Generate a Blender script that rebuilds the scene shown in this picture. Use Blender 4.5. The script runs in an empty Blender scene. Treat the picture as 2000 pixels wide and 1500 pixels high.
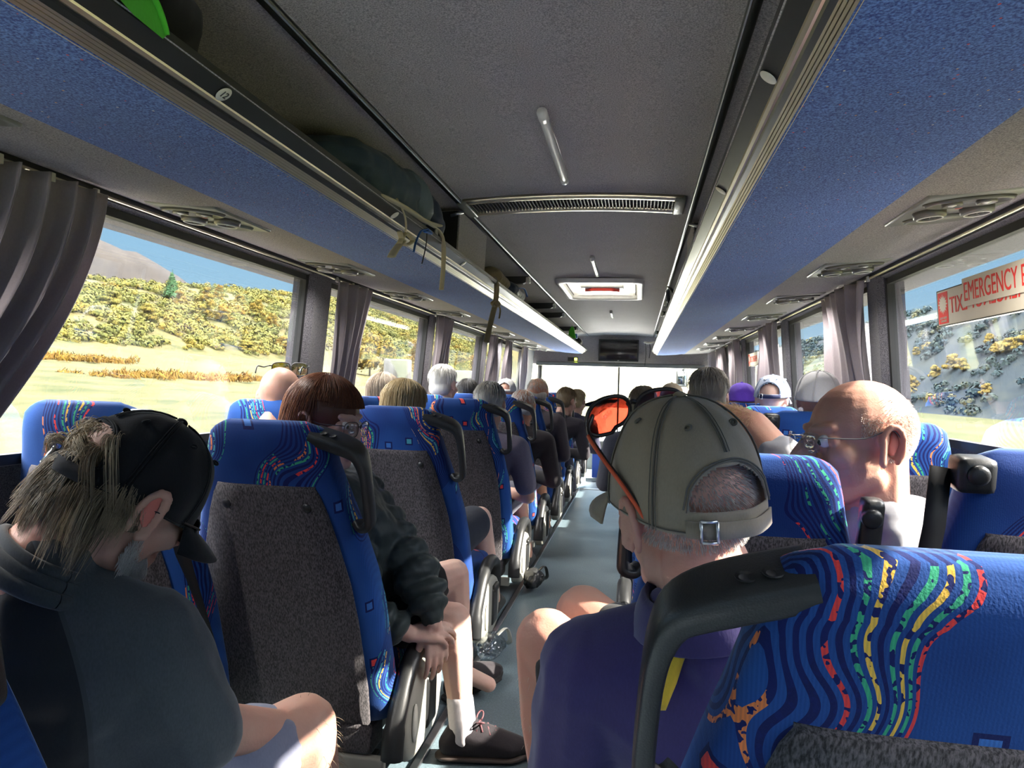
import bpy, bmesh, math, random
from math import sin, cos, pi, radians, sqrt, atan2
from mathutils import Vector as V, Matrix, noise
random.seed(7)
C = bpy.context.scene.collection
SC = bpy.context.scene
# ------------------------------------------------------------------ camera, light, exposure
CAM = V((0.245, 0.0, 1.08)); FPX = 1390.0
cd = bpy.data.cameras.new('camera'); cam = bpy.data.objects.new('camera', cd); C.objects.link(cam)
RC = Matrix.Rotation(radians(10.04), 3, 'Z') @ Matrix.Rotation(radians(90), 3, 'X') @ Matrix.Rotation(radians(1.7), 3, 'Z')
cam.matrix_world = Matrix.Translation(CAM) @ RC.to_4x4()
cd.sensor_width = 36; cd.lens = FPX/2000*36; cd.clip_start = 0.02; cd.clip_end = 2000
SC.camera = cam
vs = SC.view_settings
vs.view_transform = 'Standard'; vs.look = 'None'; vs.gamma = 1; vs.use_curve_mapping = False
vs.exposure = 3.5
SUN_AZ, SUN_EL, SUN_W, SKY_W, SKY_HI = 4.0, 33.0, 3.8, 0.17, 5.2
w = bpy.data.worlds.new('world'); SC.world = w; w.use_nodes = True
nt = w.node_tree; nt.nodes.clear()
o_ = nt.nodes.new('ShaderNodeOutputWorld'); bg = nt.nodes.new('ShaderNodeBackground')
tc = nt.nodes.new('ShaderNodeTexCoord'); sp = nt.nodes.new('ShaderNodeSeparateXYZ'); rp = nt.nodes.new('ShaderNodeValToRGB')
nt.links.new(tc.outputs['Generated'], sp.inputs[0]); nt.links.new(sp.outputs['Z'], rp.inputs[0])
nt.links.new(rp.outputs[0], bg.inputs[0]); nt.links.new(bg.outputs[0], o_.inputs[0])
e = rp.color_ramp.elements
e[0].position = 0.0; e[0].color = (0.62, 0.82, 0.95, 1); e[1].position = 0.8; e[1].color = (1, 0.975, 0.95, 1)
x = e.new(0.12); x.color = (0.42, 0.72, 0.95, 1); x = e.new(0.3); x.color = (0.26, 0.58, 0.93, 1); x = e.new(0.5); x.color = (1, 0.975, 0.95, 1)
# the low sky is deep blue, the high sky (out of view) is brightened as fill for the interior
mr = nt.nodes.new('ShaderNodeMapRange'); mr.interpolation_type = 'SMOOTHSTEP'
for k_, v_ in ((1, .28), (2, .65), (3, SKY_W), (4, SKY_HI)): mr.inputs[k_].default_value = v_
nt.links.new(sp.outputs['Z'], mr.inputs[0]); nt.links.new(mr.outputs[0], bg.inputs[1])
sd = bpy.data.lights.new('sun', 'SUN'); sd.energy = SUN_W; sd.angle = radians(0.6); sd.color = (1, 0.93, 0.8)
sun = bpy.data.objects.new('sun', sd); C.objects.link(sun)
sv = V((cos(radians(SUN_EL))*cos(radians(SUN_AZ)), cos(radians(SUN_EL))*sin(radians(SUN_AZ)), sin(radians(SUN_EL))))
sun.rotation_euler = sv.to_track_quat('Z', 'Y').to_euler(); sun.location = sv*50
cy = SC.cycles
cy.max_bounces = 10; cy.diffuse_bounces = 7; cy.glossy_bounces = 3; cy.transmission_bounces = 4; cy.transparent_max_bounces = 12
cy.use_denoising = True; cy.caustics_reflective = False; cy.caustics_refractive = False
cy.sample_clamp_indirect = 6

# ------------------------------------------------------------------ helpers
def obj(name, bm, m, parent=None, smooth=True, angle=None):
    me = bpy.data.meshes.new(name); bm.normal_update(); bm.to_mesh(me); bm.free()
    return link(name, me, m, parent, smooth, angle)
def link(name, me, m, parent=None, smooth=True, angle=None):
    o = bpy.data.objects.new(name, me); C.objects.link(o)
    for mm in (m if isinstance(m, (list, tuple)) else [m]): me.materials.append(mm)
    if smooth:
        me.polygons.foreach_set('use_smooth', [True]*len(me.polygons))
        if angle is not None:
            try: me.set_sharp_from_angle(angle=radians(angle))
            except Exception: pass
    if parent: o.parent = parent
    return o
def tag(o, label, cat, group=None, kind=None):
    o['label'] = label; o['category'] = cat
    if group: o['group'] = group
    if kind: o['kind'] = kind
    return o
def empty(name, loc, label, cat, group=None, rz=0):
    o = bpy.data.objects.new(name, None); C.objects.link(o); o.location = loc; o.rotation_euler = (0, 0, rz)
    o.empty_display_size = .1
    return tag(o, label, cat, group)
def struct(name, bm, m, smooth=False, parent=None):
    o = obj(name, bm, m, parent, smooth)
    if parent is None: o['kind'] = 'structure'
    return o
def ctree(o, parent=None):
    c = o.copy(); C.objects.link(c); c.parent = parent
    for ch in list(o.children): ctree(ch, c)
    return c
def B(): return bmesh.new()
def box(bm, x0, x1, y0, y1, z0, z1, bev=0, seg=2):
    t = bmesh.new(); bmesh.ops.create_cube(t, size=1)
    for v in t.verts: v.co = V(((x0+x1)/2+v.co.x*(x1-x0), (y0+y1)/2+v.co.y*(y1-y0), (z0+z1)/2+v.co.z*(z1-z0)))
    if bev: bmesh.ops.bevel(t, geom=t.edges[:], offset=bev, segments=seg, profile=.6, affect='EDGES')
    add(bm, t); return bm
def add(bm, t, M=None):
    if M is not None: bmesh.ops.transform(t, matrix=M, verts=t.verts[:])
    me = bpy.data.meshes.new('t'); t.to_mesh(me); t.free(); bm.from_mesh(me); bpy.data.meshes.remove(me)
def quadstrip(bm, rows, closed=False):
    vv = [[bm.verts.new(p) for p in r] for r in rows]
    for a, b in zip(vv, vv[1:]):
        n = len(a)
        for i in range(n if closed else n-1):
            j = (i+1) % n
            bm.faces.new((a[i], a[j], b[j], b[i]))
    return vv
def capends(bm, vv):
    bm.faces.new(vv[0][::-1]); bm.faces.new(vv[-1])
def frames(pts):
    pts = [V(p) for p in pts]; out = []; up = None
    for i, p in enumerate(pts):
        t = (pts[min(i+1, len(pts)-1)]-pts[max(i-1, 0)]).normalized()
        if up is None:
            up = V((0, 0, 1)) if abs(t.z) < .9 else V((0, 1, 0))
        n = (up-t*up.dot(t)).normalized(); up = n
        out.append((p, n, t.cross(n)))
    return out
def tube(bm, pts, r, n=8, r2=None, cap=True, closed=False):
    """swept tube; r number or list, r2 = second half-axis"""
    rows = []
    for i, (p, a, b) in enumerate(frames(pts)):
        ra = r[i] if isinstance(r, (list, tuple)) else r
        rb = ra if r2 is None else (r2[i] if isinstance(r2, (list, tuple)) else r2)
        rows.append([p+a*ra*cos(2*pi*k/n)+b*rb*sin(2*pi*k/n) for k in range(n)])
    vv = quadstrip(bm, rows, True)
    if cap: capends(bm, vv)
def smooth_path(pts, n=4):
    pts = [V(p) for p in pts]; out = []
    for i in range(len(pts)-1):
        p0 = pts[max(i-1, 0)]; p1 = pts[i]; p2 = pts[i+1]; p3 = pts[min(i+2, len(pts)-1)]
        for k in range(n):
            t = k/n
            out.append(.5*((2*p1)+(p2-p0)*t+(2*p0-5*p1+4*p2-p3)*t*t+(3*p1-p0-3*p2+p3)*t**3))
    out.append(pts[-1]); return out
def prism(bm, poly, axis, a0, a1):
    """extrude a 2-D polygon; axis 'X': poly=(y,z) 'Y': poly=(x,z) 'Z': poly=(x,y)"""
    f = {'X': lambda p, a: (a, p[0], p[1]), 'Y': lambda p, a: (p[0], a, p[1]), 'Z': lambda p, a: (p[0], p[1], a)}[axis]
    vv = [[bm.verts.new(f(p, a)) for p in poly] for a in (a0, a1)]
    n = len(poly)
    for i in range(n): bm.faces.new((vv[0][i], vv[0][(i+1) % n], vv[1][(i+1) % n], vv[1][i]))
    capends(bm, vv); bmesh.ops.recalc_face_normals(bm, faces=bm.faces[:]); return bm
def ring_disc(bm, c, axis_u, axis_v, prof, n=20):
    """lathe: prof list of (radius, height) around normal u x v"""
    c = V(c); u = V(axis_u).normalized(); v = V(axis_v).normalized(); w_ = u.cross(v)
    rows = [[c+(u*cos(2*pi*k/n)+v*sin(2*pi*k/n))*r+w_*h for k in range(n)] for r, h in prof]
    vv = quadstrip(bm, rows, True); capends(bm, vv)
    bmesh.ops.recalc_face_normals(bm, faces=bm.faces[:])
def ell_pts(c, r, n=10, m=7, M=None):
    c = V(c); out = []
    if not isinstance(r, (tuple, list)): r = (r, r, r)
    for i in range(m+1):
        th = pi*i/m
        for k in range(n if 0 < i < m else 1):
            ph = 2*pi*k/n
            p = V((r[0]*sin(th)*cos(ph), r[1]*sin(th)*sin(ph), r[2]*cos(th)))
            if M is not None: p = M @ p
            out.append(c+p)
    return out
class Shape:
    """union of convex blobs, voxel-remeshed to one continuous surface"""
    def __init__(s): s.bm = bmesh.new(); s.M = None
    def hull(s, *els):
        t = bmesh.new()
        for c, r in els:
            for p in ell_pts(c, r): t.verts.new(s.M @ p if s.M is not None else p)
        bmesh.ops.convex_hull(t, input=t.verts[:])
        for v in [v for v in t.verts if not v.link_faces]: t.verts.remove(v)
        add(s.bm, t)
    def cap(s, p0, p1, r0, r1): s.hull((p0, r0), (p1, r1))
    def ell(s, c, r, rot=None, n=16, m=12):
        t = bmesh.new()
        R = rot.to_3x3() if rot is not None else None
        for p in ell_pts(c, r, n, m, R): t.verts.new(s.M @ p if s.M is not None else p)
        bmesh.ops.convex_hull(t, input=t.verts[:]); add(s.bm, t)
    def chain(s, pts, rs):
        for i in range(len(pts)-1): s.cap(pts[i], pts[i+1], rs[i], rs[i+1])
    def build(s, name, m, parent, voxel=.008, smooth=4, fac=.5, push=None):
        bmesh.ops.recalc_face_normals(s.bm, faces=s.bm.faces[:])
        me = bpy.data.meshes.new('tmp'); s.bm.to_mesh(me); s.bm.free()
        o = bpy.data.objects.new('tmp', me); C.objects.link(o)
        md = o.modifiers.new('r', 'REMESH'); md.mode = 'VOXEL'; md.voxel_size = voxel
        if smooth:
            sm = o.modifiers.new('s', 'SMOOTH'); sm.iterations = smooth; sm.factor = fac
        dg = bpy.context.evaluated_depsgraph_get(); dg.update()
        m2 = bpy.data.meshes.new_from_object(o.evaluated_get(dg)); m2.name = name
        bpy.data.objects.remove(o); bpy.data.meshes.remove(me)
        m2.materials.clear()
        if push:
            nn = [v.normal.copy() for v in m2.vertices]
            for v, n_ in zip(m2.vertices, nn): v.co = push(v.co.copy(), n_)
        return link(name, m2, m, parent)
# pixel helpers: place things where the photograph puts them, at a real distance
def ray(px, py): return RC @ V(((px-1000)/FPX, -(py-750)/FPX, -1))
def at_d(px, py, d): return CAM+ray(px, py)*d
def at_x(px, py, X): r = ray(px, py); return CAM+r*((X-CAM.x)/r.x)
def at_y(px, py, Y): r = ray(px, py); return CAM+r*(Y/r.y)
def at_z(px, py, Z): r = ray(px, py); return CAM+r*((Z-CAM.z)/r.z)

# ------------------------------------------------------------------ materials
class NT:
    def __init__(s, name):
        s.m = bpy.data.materials.new(name); s.m.use_nodes = True; s.t = s.m.node_tree
        s.t.nodes.clear(); s.out = s.n('ShaderNodeOutputMaterial'); s.p = s.n('ShaderNodeBsdfPrincipled')
        s.l(s.p.outputs[0], s.out.inputs[0])
    def n(s, k, **kw):
        nd = s.t.nodes.new(k)
        for a, b in kw.items(): setattr(nd, a, b)
        return nd
    def l(s, a, b): s.t.links.new(a, b)
    def put(s, inp, v):
        if hasattr(v, 'is_linked') or hasattr(v, 'links'): s.l(v, inp)
        else: inp.default_value = v
    def math(s, op, a, b=0.0, c=0.0):
        nd = s.n('ShaderNodeMath', operation=op); s.put(nd.inputs[0], a); s.put(nd.inputs[1], b); s.put(nd.inputs[2], c); return nd.outputs[0]
    def mix(s, f, a, b, blend='MIX'):
        nd = s.n('ShaderNodeMix', data_type='RGBA', blend_type=blend)
        s.put(nd.inputs[0], f); s.put(nd.inputs[6], c4(a)); s.put(nd.inputs[7], c4(b)); return nd.outputs[2]
    def noise(s, vec, scale, detail=2, rough=.5, out=0):
        nd = s.n('ShaderNodeTexNoise'); nd.inputs['Scale'].default_value = scale; nd.inputs['Detail'].default_value = detail; nd.inputs['Roughness'].default_value = rough
        if vec is not None: s.l(vec, nd.inputs['Vector'])
        return nd.outputs[out]
    def ramp(s, f, stops, interp='LINEAR'):
        nd = s.n('ShaderNodeValToRGB'); nd.color_ramp.interpolation = interp; el = nd.color_ramp.elements
        while len(el) < len(stops): el.new(.5)
        for q, (p, c) in zip(el, stops): q.position = p; q.color = c4(c)
        s.put(nd.inputs[0], f); return nd.outputs[0]
    def objco(s, rnd=0):
        o = s.n('ShaderNodeTexCoord').outputs['Object']
        if rnd:
            r = s.n('ShaderNodeObjectInfo').outputs['Random']
            a = s.n('ShaderNodeVectorMath', operation='ADD'); s.l(o, a.inputs[0]); s.l(s.math('MULTIPLY', r, rnd), a.inputs[1]); o = a.outputs[0]
        return o
    def scale(s, vec, sx, sy, sz):
        a = s.n('ShaderNodeVectorMath', operation='MULTIPLY'); s.l(vec, a.inputs[0]); a.inputs[1].default_value = (sx, sy, sz); return a.outputs[0]
    def bump(s, h, st=.3, dist=.002):
        b = s.n('ShaderNodeBump'); b.inputs['Strength'].default_value = st; b.inputs['Distance'].default_value = dist
        s.l(h, b.inputs['Height']); s.l(b.outputs[0], s.p.inputs['Normal'])
    def set(s, **kw):
        for k, v in kw.items():
            i_ = s.p.inputs[k.replace('_', ' ')]; s.put(i_, c4(v) if i_.type == 'RGBA' else v)
        return s
def c4(v): return (v[0], v[1], v[2], 1) if isinstance(v, (tuple, list)) and len(v) == 3 else v
def plain(name, col, rough=.5, metal=0., var=.12, vs_=30, bump=0, bs=300, sheen=0, coat=0):
    t = NT(name); co = t.objco()
    f = t.noise(co, vs_, 3)
    lo = tuple(c*(1-var) for c in col); hi = tuple(min(1, c*(1+var)) for c in col)
    t.set(Base_Color=t.mix(f, lo, hi), Roughness=rough, Metallic=metal)
    if sheen: t.set(Sheen_Weight=sheen, Sheen_Roughness=.5)
    if coat: t.set(Coat_Weight=coat)
    if bump: t.bump(t.noise(co, bs, 2), bump, .002)
    return t.m
def carpet(name, lo, hi, sc=260, stretch=(1, 1, 1), dots=None, sheen=.25, big=.25, rough=.95):
    t = NT(name); co = t.objco(); cs = t.scale(co, *stretch)
    f = t.noise(cs, sc, 2, .6); g = t.noise(co, 5, 2)
    f2 = t.ramp(f, [(.36, (0, 0, 0)), (.64, (1, 1, 1))])
    col = t.mix(f2, lo, hi)
    col = t.mix(t.math('MULTIPLY', g, big), col, tuple(c*.5 for c in lo))
    if dots:
        vo = t.n('ShaderNodeTexVoronoi'); t.l(co, vo.inputs['Vector']); vo.inputs['Scale'].default_value = 120
        near = t.math('LESS_THAN', vo.outputs['Distance'], .22)
        sp_ = t.n('ShaderNodeSeparateColor'); t.l(vo.outputs['Color'], sp_.inputs[0])
        sel = t.math('MULTIPLY', near, t.math('LESS_THAN', sp_.outputs[0], .06))
        dc = t.ramp(sp_.outputs[1], [(0, dots[0]), (.5, dots[1]), (.8, dots[2])], 'CONSTANT')
        col = t.mix(sel, col, dc)
    t.set(Base_Color=col, Roughness=rough, Sheen_Weight=sheen, Sheen_Roughness=.6, Specular_IOR_Level=.2)
    t.bump(f, .5, .0015)
    return t.m
def moquette():
    t = NT('patterned_moquette'); co = t.objco(4)
    s_ = t.n('ShaderNodeSeparateXYZ'); t.l(co, s_.inputs[0]); X, Y, Z = s_.outputs
    a = t.math('ADD', X, t.math('MULTIPLY', Y, .75)); b = t.math('SUBTRACT', Z, t.math('MULTIPLY', Y, .35))
    big = t.noise(co, 4, 2)
    base = t.mix(t.ramp(big, [(.35, (0, 0, 0)), (.65, (1, 1, 1))]), (.009, .042, .20), (.020, .098, .36))
    cv = t.n('ShaderNodeCombineXYZ'); t.l(a, cv.inputs[0]); t.l(b, cv.inputs[1])
    # curved ribbons of stripes
    wv = t.math('MULTIPLY', t.math('SINE', t.math('MULTIPLY', b, 14.)), .045)
    nz = t.math('MULTIPLY', t.noise(cv.outputs[0], 5, 1), .22)
    u = t.math('ADD', t.math('ADD', a, wv), nz)
    per = t.math('FRACT', t.math('MULTIPLY', u, 3.6))
    band = t.math('MULTIPLY', t.math('GREATER_THAN', per, .15), t.math('LESS_THAN', per, .58))
    un = t.math('MULTIPLY', u, 112.); fr = t.math('FRACT', un); fl = t.math('FLOOR', un)
    line = t.math('LESS_THAN', fr, .5)
    wn = t.n('ShaderNodeTexWhiteNoise', noise_dimensions='1D'); t.l(fl, wn.inputs['W'])
    lc = t.ramp(wn.outputs['Value'], [(0, (.006, .010, .09)), (.38, (.85, .06, .05)), (.5, (.9, .55, .08)), (.64, (.05, .42, .22)), (.8, (.9, .25, .07)), (.88, (.12, .5, .55)), (.95, (.006, .010, .09))], 'CONSTANT')
    dash = t.math('GREATER_THAN', t.noise(co, 125, 1), .44)
    reg = t.math('GREATER_THAN', t.noise(co, 9, 1), .44)
    lc2 = t.mix(t.math('MULTIPLY', dash, reg), (.006, .012, .11), lc)
    col = t.mix(t.math('MULTIPLY', band, line), base, lc2)
    # outlined squares
    vo = t.n('ShaderNodeTexVoronoi', voronoi_dimensions='2D', distance='CHEBYCHEV'); vo.inputs['Scale'].default_value = 15; vo.inputs['Randomness'].default_value = .8
    t.l(cv.outputs[0], vo.inputs['Vector'])
    sc_ = t.n('ShaderNodeSeparateColor'); t.l(vo.outputs['Color'], sc_.inputs[0])
    on = t.math('MULTIPLY', t.math('LESS_THAN', sc_.outputs[0], .30), t.math('SUBTRACT', 1., band))
    inn = t.math('MULTIPLY', t.math('LESS_THAN', vo.outputs['Distance'], .13), on)
    rim = t.math('MULTIPLY', t.math('LESS_THAN', vo.outputs['Distance'], .21), on)
    sq = t.ramp(sc_.outputs[1], [(0, (.85, .07, .06)), (.42, (.05, .18, .55)), (.6, (.95, .1, .07)), (.72, (.08, .4, .5))], 'CONSTANT')
    col = t.mix(rim, col, (.006, .010, .09)); col = t.mix(inn, col, sq)
    rib = t.n('ShaderNodeTexWave', bands_direction='X'); rib.inputs['Scale'].default_value = 90; t.l(co, rib.inputs['Vector'])
    col = t.mix(t.math('MULTIPLY', rib.outputs['Fac'], .22), col, (.004, .012, .10))
    t.set(Base_Color=col, Roughness=.85, Sheen_Weight=.35, Sheen_Roughness=.4, Sheen_Tint=(.5, .7, 1), Specular_IOR_Level=.25)
    t.bump(t.noise(co, 400, 1), .3, .001)
    return t.m
def skin(name, col, red=(.62, .2, .15), spots=.3):
    t = NT(name); co = t.objco()
    f = t.noise(co, 14, 3); g = t.noise(co, 120, 2)
    c = t.mix(t.math('MULTIPLY', t.ramp(f, [(.4, (0, 0, 0)), (.7, (1, 1, 1))]), spots), col, red)
    c = t.mix(t.math('MULTIPLY', g, .25), c, tuple(k*.7 for k in col))
    t.set(Base_Color=c, Roughness=.5, Subsurface_Weight=.12, Subsurface_Radius=(1, .35, .2), Subsurface_Scale=.012, Specular_IOR_Level=.35)
    t.bump(t.noise(co, 260, 2), .25, .0015); return t.m
def hairmat(name, c1, c2, c3=None):
    t = NT(name); co = t.objco()
    at = t.n('ShaderNodeAttribute', attribute_name='tint')
    st = [(0, c1), (.5, c2), (1, c3 or c2)]
    f = t.math('ADD', t.math('MULTIPLY', at.outputs['Fac'], .7), t.math('MULTIPLY', t.noise(t.scale(co, 1, 1, .25), 60, 2), .4))
    t.set(Base_Color=t.ramp(f, st), Roughness=.42, Specular_IOR_Level=.4, Sheen_Weight=.1); return t.m
def cloth(name, col, sc=350, var=.35, rough=.9, sheen=.2, fold=0):
    t = NT(name); co = t.objco()
    f = t.noise(t.scale(co, 1, 1, .4), sc, 2); g = t.noise(co, 7, 3)
    c = t.mix(f, tuple(k*(1-var) for k in col), tuple(min(1, k*(1+var)) for k in col))
    c = t.mix(t.math('MULTIPLY', g, .2), c, tuple(k*.6 for k in col))
    t.set(Base_Color=c, Roughness=rough, Sheen_Weight=sheen, Specular_IOR_Level=.2)
    if fold:
        t.bump(t.noise(t.scale(co, 1, 1, 2.2), 11, 2), .6, fold)
    else: t.bump(f, .2, .001)
    return t.m
def glass(name, tint, refl=.05):
    t = NT(name); t.t.nodes.remove(t.p)
    tr = t.n('ShaderNodeBsdfTransparent'); tr.inputs[0].default_value = c4(tint)
    gl = t.n('ShaderNodeBsdfGlossy'); gl.inputs['Roughness'].default_value = .02; gl.inputs[0].default_value = (.9, .95, 1, 1)
    fr = t.n('ShaderNodeFresnel'); fr.inputs[0].default_value = 1.5
    mx = t.n('ShaderNodeMixShader'); t.l(t.math('ADD', t.math('MULTIPLY', fr.outputs[0], .32), refl), mx.inputs[0]); t.l(tr.outputs[0], mx.inputs[1]); t.l(gl.outputs[0], mx.inputs[2])
    t.l(mx.outputs[0], t.out.inputs[0]); return t.m
def emit(name, col, st):
    t = NT(name); t.set(Base_Color=col, Emission_Color=col, Emission_Strength=st); return t.m
M_ = {}
M_['headliner'] = carpet('grey_headliner_carpet', (.25, .225, .232), (.64, .59, .59), 320)
M_['headliner_shade'] = carpet('grey_headliner_carpet_shaded', (.13, .118, .12), (.42, .38, .375), 300)  # headliner carpet again, coloured darker to stand for less bounced light
M_['rackcarpet'] = carpet('blue_rack_carpet', (.018, .05, .30), (.17, .34, .80), 280, dots=((.8, .08, .08), (.85, .45, .12), (.75, .75, .7)), sheen=.15)
M_['backcarpet'] = carpet('charcoal_seat_back_carpet', (.020, .018, .021), (.135, .12, .13), 380, (1, 1, .35), sheen=.2)
M_['pillar'] = carpet('charcoal_pillar_carpet', (.04, .04, .05), (.20, .19, .215), 300)
M_['moq'] = moquette()
M_['black'] = plain('black_plastic', (.022, .023, .024), .38, bump=.15, bs=500)
M_['rubber'] = plain('black_rubber', (.012, .012, .013), .6)
M_['greyplast'] = plain('grey_plastic', (.21, .215, .19), .4, coat=.1)
M_['beige'] = plain('beige_grey_plastic', (.34, .335, .29), .42)
M_['alu'] = plain('hill_tinted_aluminium', (.70, .64, .48), .32, 1., .08, 8)  # yellow in the metal colour stands for reflected hills
M_['aludark'] = plain('dark_anodised_trim', (.045, .047, .045), .28, .4)
M_['steel'] = plain('steel', (.55, .56, .58), .3, 1.)
M_['white'] = plain('white_plastic', (.78, .78, .74), .35)
M_['cream'] = plain('cream_plastic', (.70, .68, .60), .5)
M_['curtain'] = cloth('grey_curtain_cloth', (.36, .315, .34), 300, .12, .9, .3)
def vinyl():
    t = NT('blue_grey_vinyl_floor'); co = t.objco()
    f = t.noise(co, 160, 3, .7); g = t.noise(co, 3, 3)
    c = t.mix(t.ramp(f, [(.35, (0, 0, 0)), (.7, (1, 1, 1))]), (.12, .17, .20), (.24, .33, .38))
    c = t.mix(t.math('MULTIPLY', g, .5), c, (.09, .12, .14))
    t.set(Base_Color=c, Roughness=t.math('ADD', t.math('MULTIPLY', g, .2), .28), Specular_IOR_Level=.6); t.bump(f, .15, .001); return t.m
M_['vinyl'] = vinyl()
M_['glass'] = glass('tinted_side_glass', (.77, .77, .77), .01)
M_['windscreen'] = glass('windscreen_glass', (.86, .9, .88), .01)
# ------------------------------------------------------------------ the coach body
Y0, Y1 = -2.6, 9.45
bm = B(); box(bm, -1.27, 1.27, Y0, 7.5, -.06, 0); struct('floor', bm, M_['vinyl'])
bm = B(); box(bm, -1.27, 1.27, 7.5, 8.42, -.10, -.035); box(bm, -1.27, 1.27, 8.42, 10, -.2, -.07); struct('floor_front', bm, M_['vinyl'])
nt_ = 0
def trim(bm, m, smooth=False):
    global nt_; nt_ += 1
    return struct('trim_%d' % nt_, bm, m, smooth)
for y in (7.47, 8.39):
    bm = B(); box(bm, -.33, .6, y, y+.06, -.03, .006, .003); trim(bm, M_['steel'])
# aisle edge strips on the floor
for x in (-.335, .225):
    bm = B(); box(bm, x-.012, x+.012, Y0+.1, 7.45, 0, .012, .003); trim(bm, M_['steel'])
# side walls
def wx(z): return 1.205-(z-.90)*.0815
PIL = {-1: [(-2.6, -2.4), (-.78, -.6), (1.0, 1.16), (2.83, 3.04), (4.6, 4.72), (6.3, 6.44), (7.0, 7.16), (8.68, 9.4)],
       1: [(-2.6, -2.4), (-.78, -.6), (1.0, 1.16), (2.88, 3.05), (4.62, 4.78), (6.4, 6.56), (7.45, 7.6), (8.75, 9.4)]}
win_n = 0
SILL = {-1: .855, 1: .925}
for s, nm in ((-1, 'left'), (1, 'right')):
    bm = B()
    rows = [[(s*x, y, z) for y in (Y0, 9.9)] for x, z in ((1.27, -.06), (1.27, SILL[s]-.06), (1.255, SILL[s]-.01), (1.205, SILL[s]))]
    quadstrip(bm, rows)
    quadstrip(bm, [[(s*x, y, z) for y in (Y0, 9.9)] for x, z in ((1.33, -.3), (1.33, SILL[s]), (1.205, SILL[s]))])
    struct('wall_'+nm, bm, M_['pillar'])
    # header above the glass with the black curtain rail and thin bright bead
    bm = B()
    prism(bm, [(s*x, z) for x, z in ((wx(1.515)+.006, 1.513), (1.135, 1.528), (1.145, 1.565), (1.30, 1.60), (1.30, 1.5))], 'Y', Y0, 9.45); trim(bm, M_['pillar'])
    bm = B(); prism(bm, [(s*x, z) for x, z in ((1.118, 1.536), (1.136, 1.532), (1.146, 1.556), (1.122, 1.560))], 'Y', Y0, 9.4); trim(bm, M_['aludark'])
    bm = B(); tube(bm, [(s*1.122, Y0, 1.533), (s*1.122, 9.4, 1.533)], .0045); trim(bm, M_['alu'])
    for a, b in PIL[s]:
        bm = B(); rows = []
        for z in (SILL[s]-.02, 1.2, 1.53):
            x = wx(z); rows.append([(s*(x+.06), a, z), (s*(x-.012), a, z), (s*(x-.03), a+.03, z), (s*(x-.03), b-.03, z), (s*(x-.012), b, z), (s*(x+.06), b, z)])
        quadstrip(bm, rows, True); trim(bm, M_['pillar'])
    P_ = PIL[s]
    for (a, b), (c, d) in zip(P_, P_[1:]):
        win_n += 1
        bm = B()
        for z0, z1 in ((SILL[s], SILL[s]+.025), (1.495, 1.517)):
            rows = [[(s*(wx(z)+dx), y, z) for z, dx in ((z0, -.006), (z1, -.006), (z1, .02), (z0, .02))] for y in (b-.005, c+.005)]
            capends(bm, quadstrip(bm, rows, True))
        for y0, y1 in ((b-.004, b+.02), (c-.02, c+.004)):
            rows = [[(s*(wx(z)+dx), y, z) for y, dx in ((y0, -.008), (y1, -.008), (y1, .02), (y0, .02))] for z in (SILL[s], 1.517)]
            capends(bm, quadstrip(bm, rows, True))
        o = struct('window_%d' % win_n, bm, M_['rubber'])
        bm = B(); rows = [[(s*(wx(z)+dx), y, z) for y, dx in ((b+.01, .006), (c-.01, .006), (c-.01, .012), (b+.01, .012))] for z in (SILL[s]+.01, 1.507)]
        capends(bm, quadstrip(bm, rows, True))
        obj('glass_pane', bm, M_['glass'], o, False)
# ceiling: arched middle panel between two rails, cove over each rack
bm = B()
cs = [(-1.15, 1.565), (-1.12, 1.615), (-1.0, 1.68), (-.75, 1.728), (-.43, 1.75), (-.41, 1.752), (-.2, 1.765), (0, 1.769), (.2, 1.765), (.41, 1.752), (.43, 1.75), (.75, 1.728), (1.0, 1.68), (1.12, 1.615), (1.15, 1.565)]
HX, HA, HB = .226, 4.56, 5.38     # opening of the roof hatch
def czz(x): return 1.769-.1*x*x
for ya, yb in ((Y0, HA), (HB, 9.55)): quadstrip(bm, [[(x, y, z) for x, z in cs] for y in (ya, yb)])
for sg in (-1, 1):
    h_ = [(x, z) for x, z in cs if x*sg > HX]+[(sg*HX-.02, czz(HX))]
    quadstrip(bm, [[(x, y, z) for x, z in sorted(h_)] for y in (HA, HB)])
    quadstrip(bm, [[(x*1.05, y, z+.06) for x, z in sorted(h_)] for y in (HA, HB)])
for ya, yb in ((Y0, HA), (HB, 10)): quadstrip(bm, [[(x*1.05, y, z+.06) for x, z in cs] for y in (ya, yb)])
struct('ceiling', bm, M_['headliner'], True)
for s in (-1, 1):
    bm = B(); prism(bm, [(s*x, z) for x, z in ((.412, 1.757), (.412, 1.742), (.418, 1.737), (.432, 1.737), (.436, 1.744), (.436, 1.757))], 'Y', Y0, 9.4); trim(bm, M_['aludark'], True)
    bm = B(); tube(bm, [(s*.4155, Y0, 1.7385), (s*.4155, 9.35, 1.7385)], .0028, 6); trim(bm, M_['steel'])
    # grey headliner band between rack and window
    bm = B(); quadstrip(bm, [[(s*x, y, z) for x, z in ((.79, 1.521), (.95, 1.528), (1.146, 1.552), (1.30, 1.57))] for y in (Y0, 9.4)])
    trim(bm, M_['headliner_shade'], True)
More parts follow.
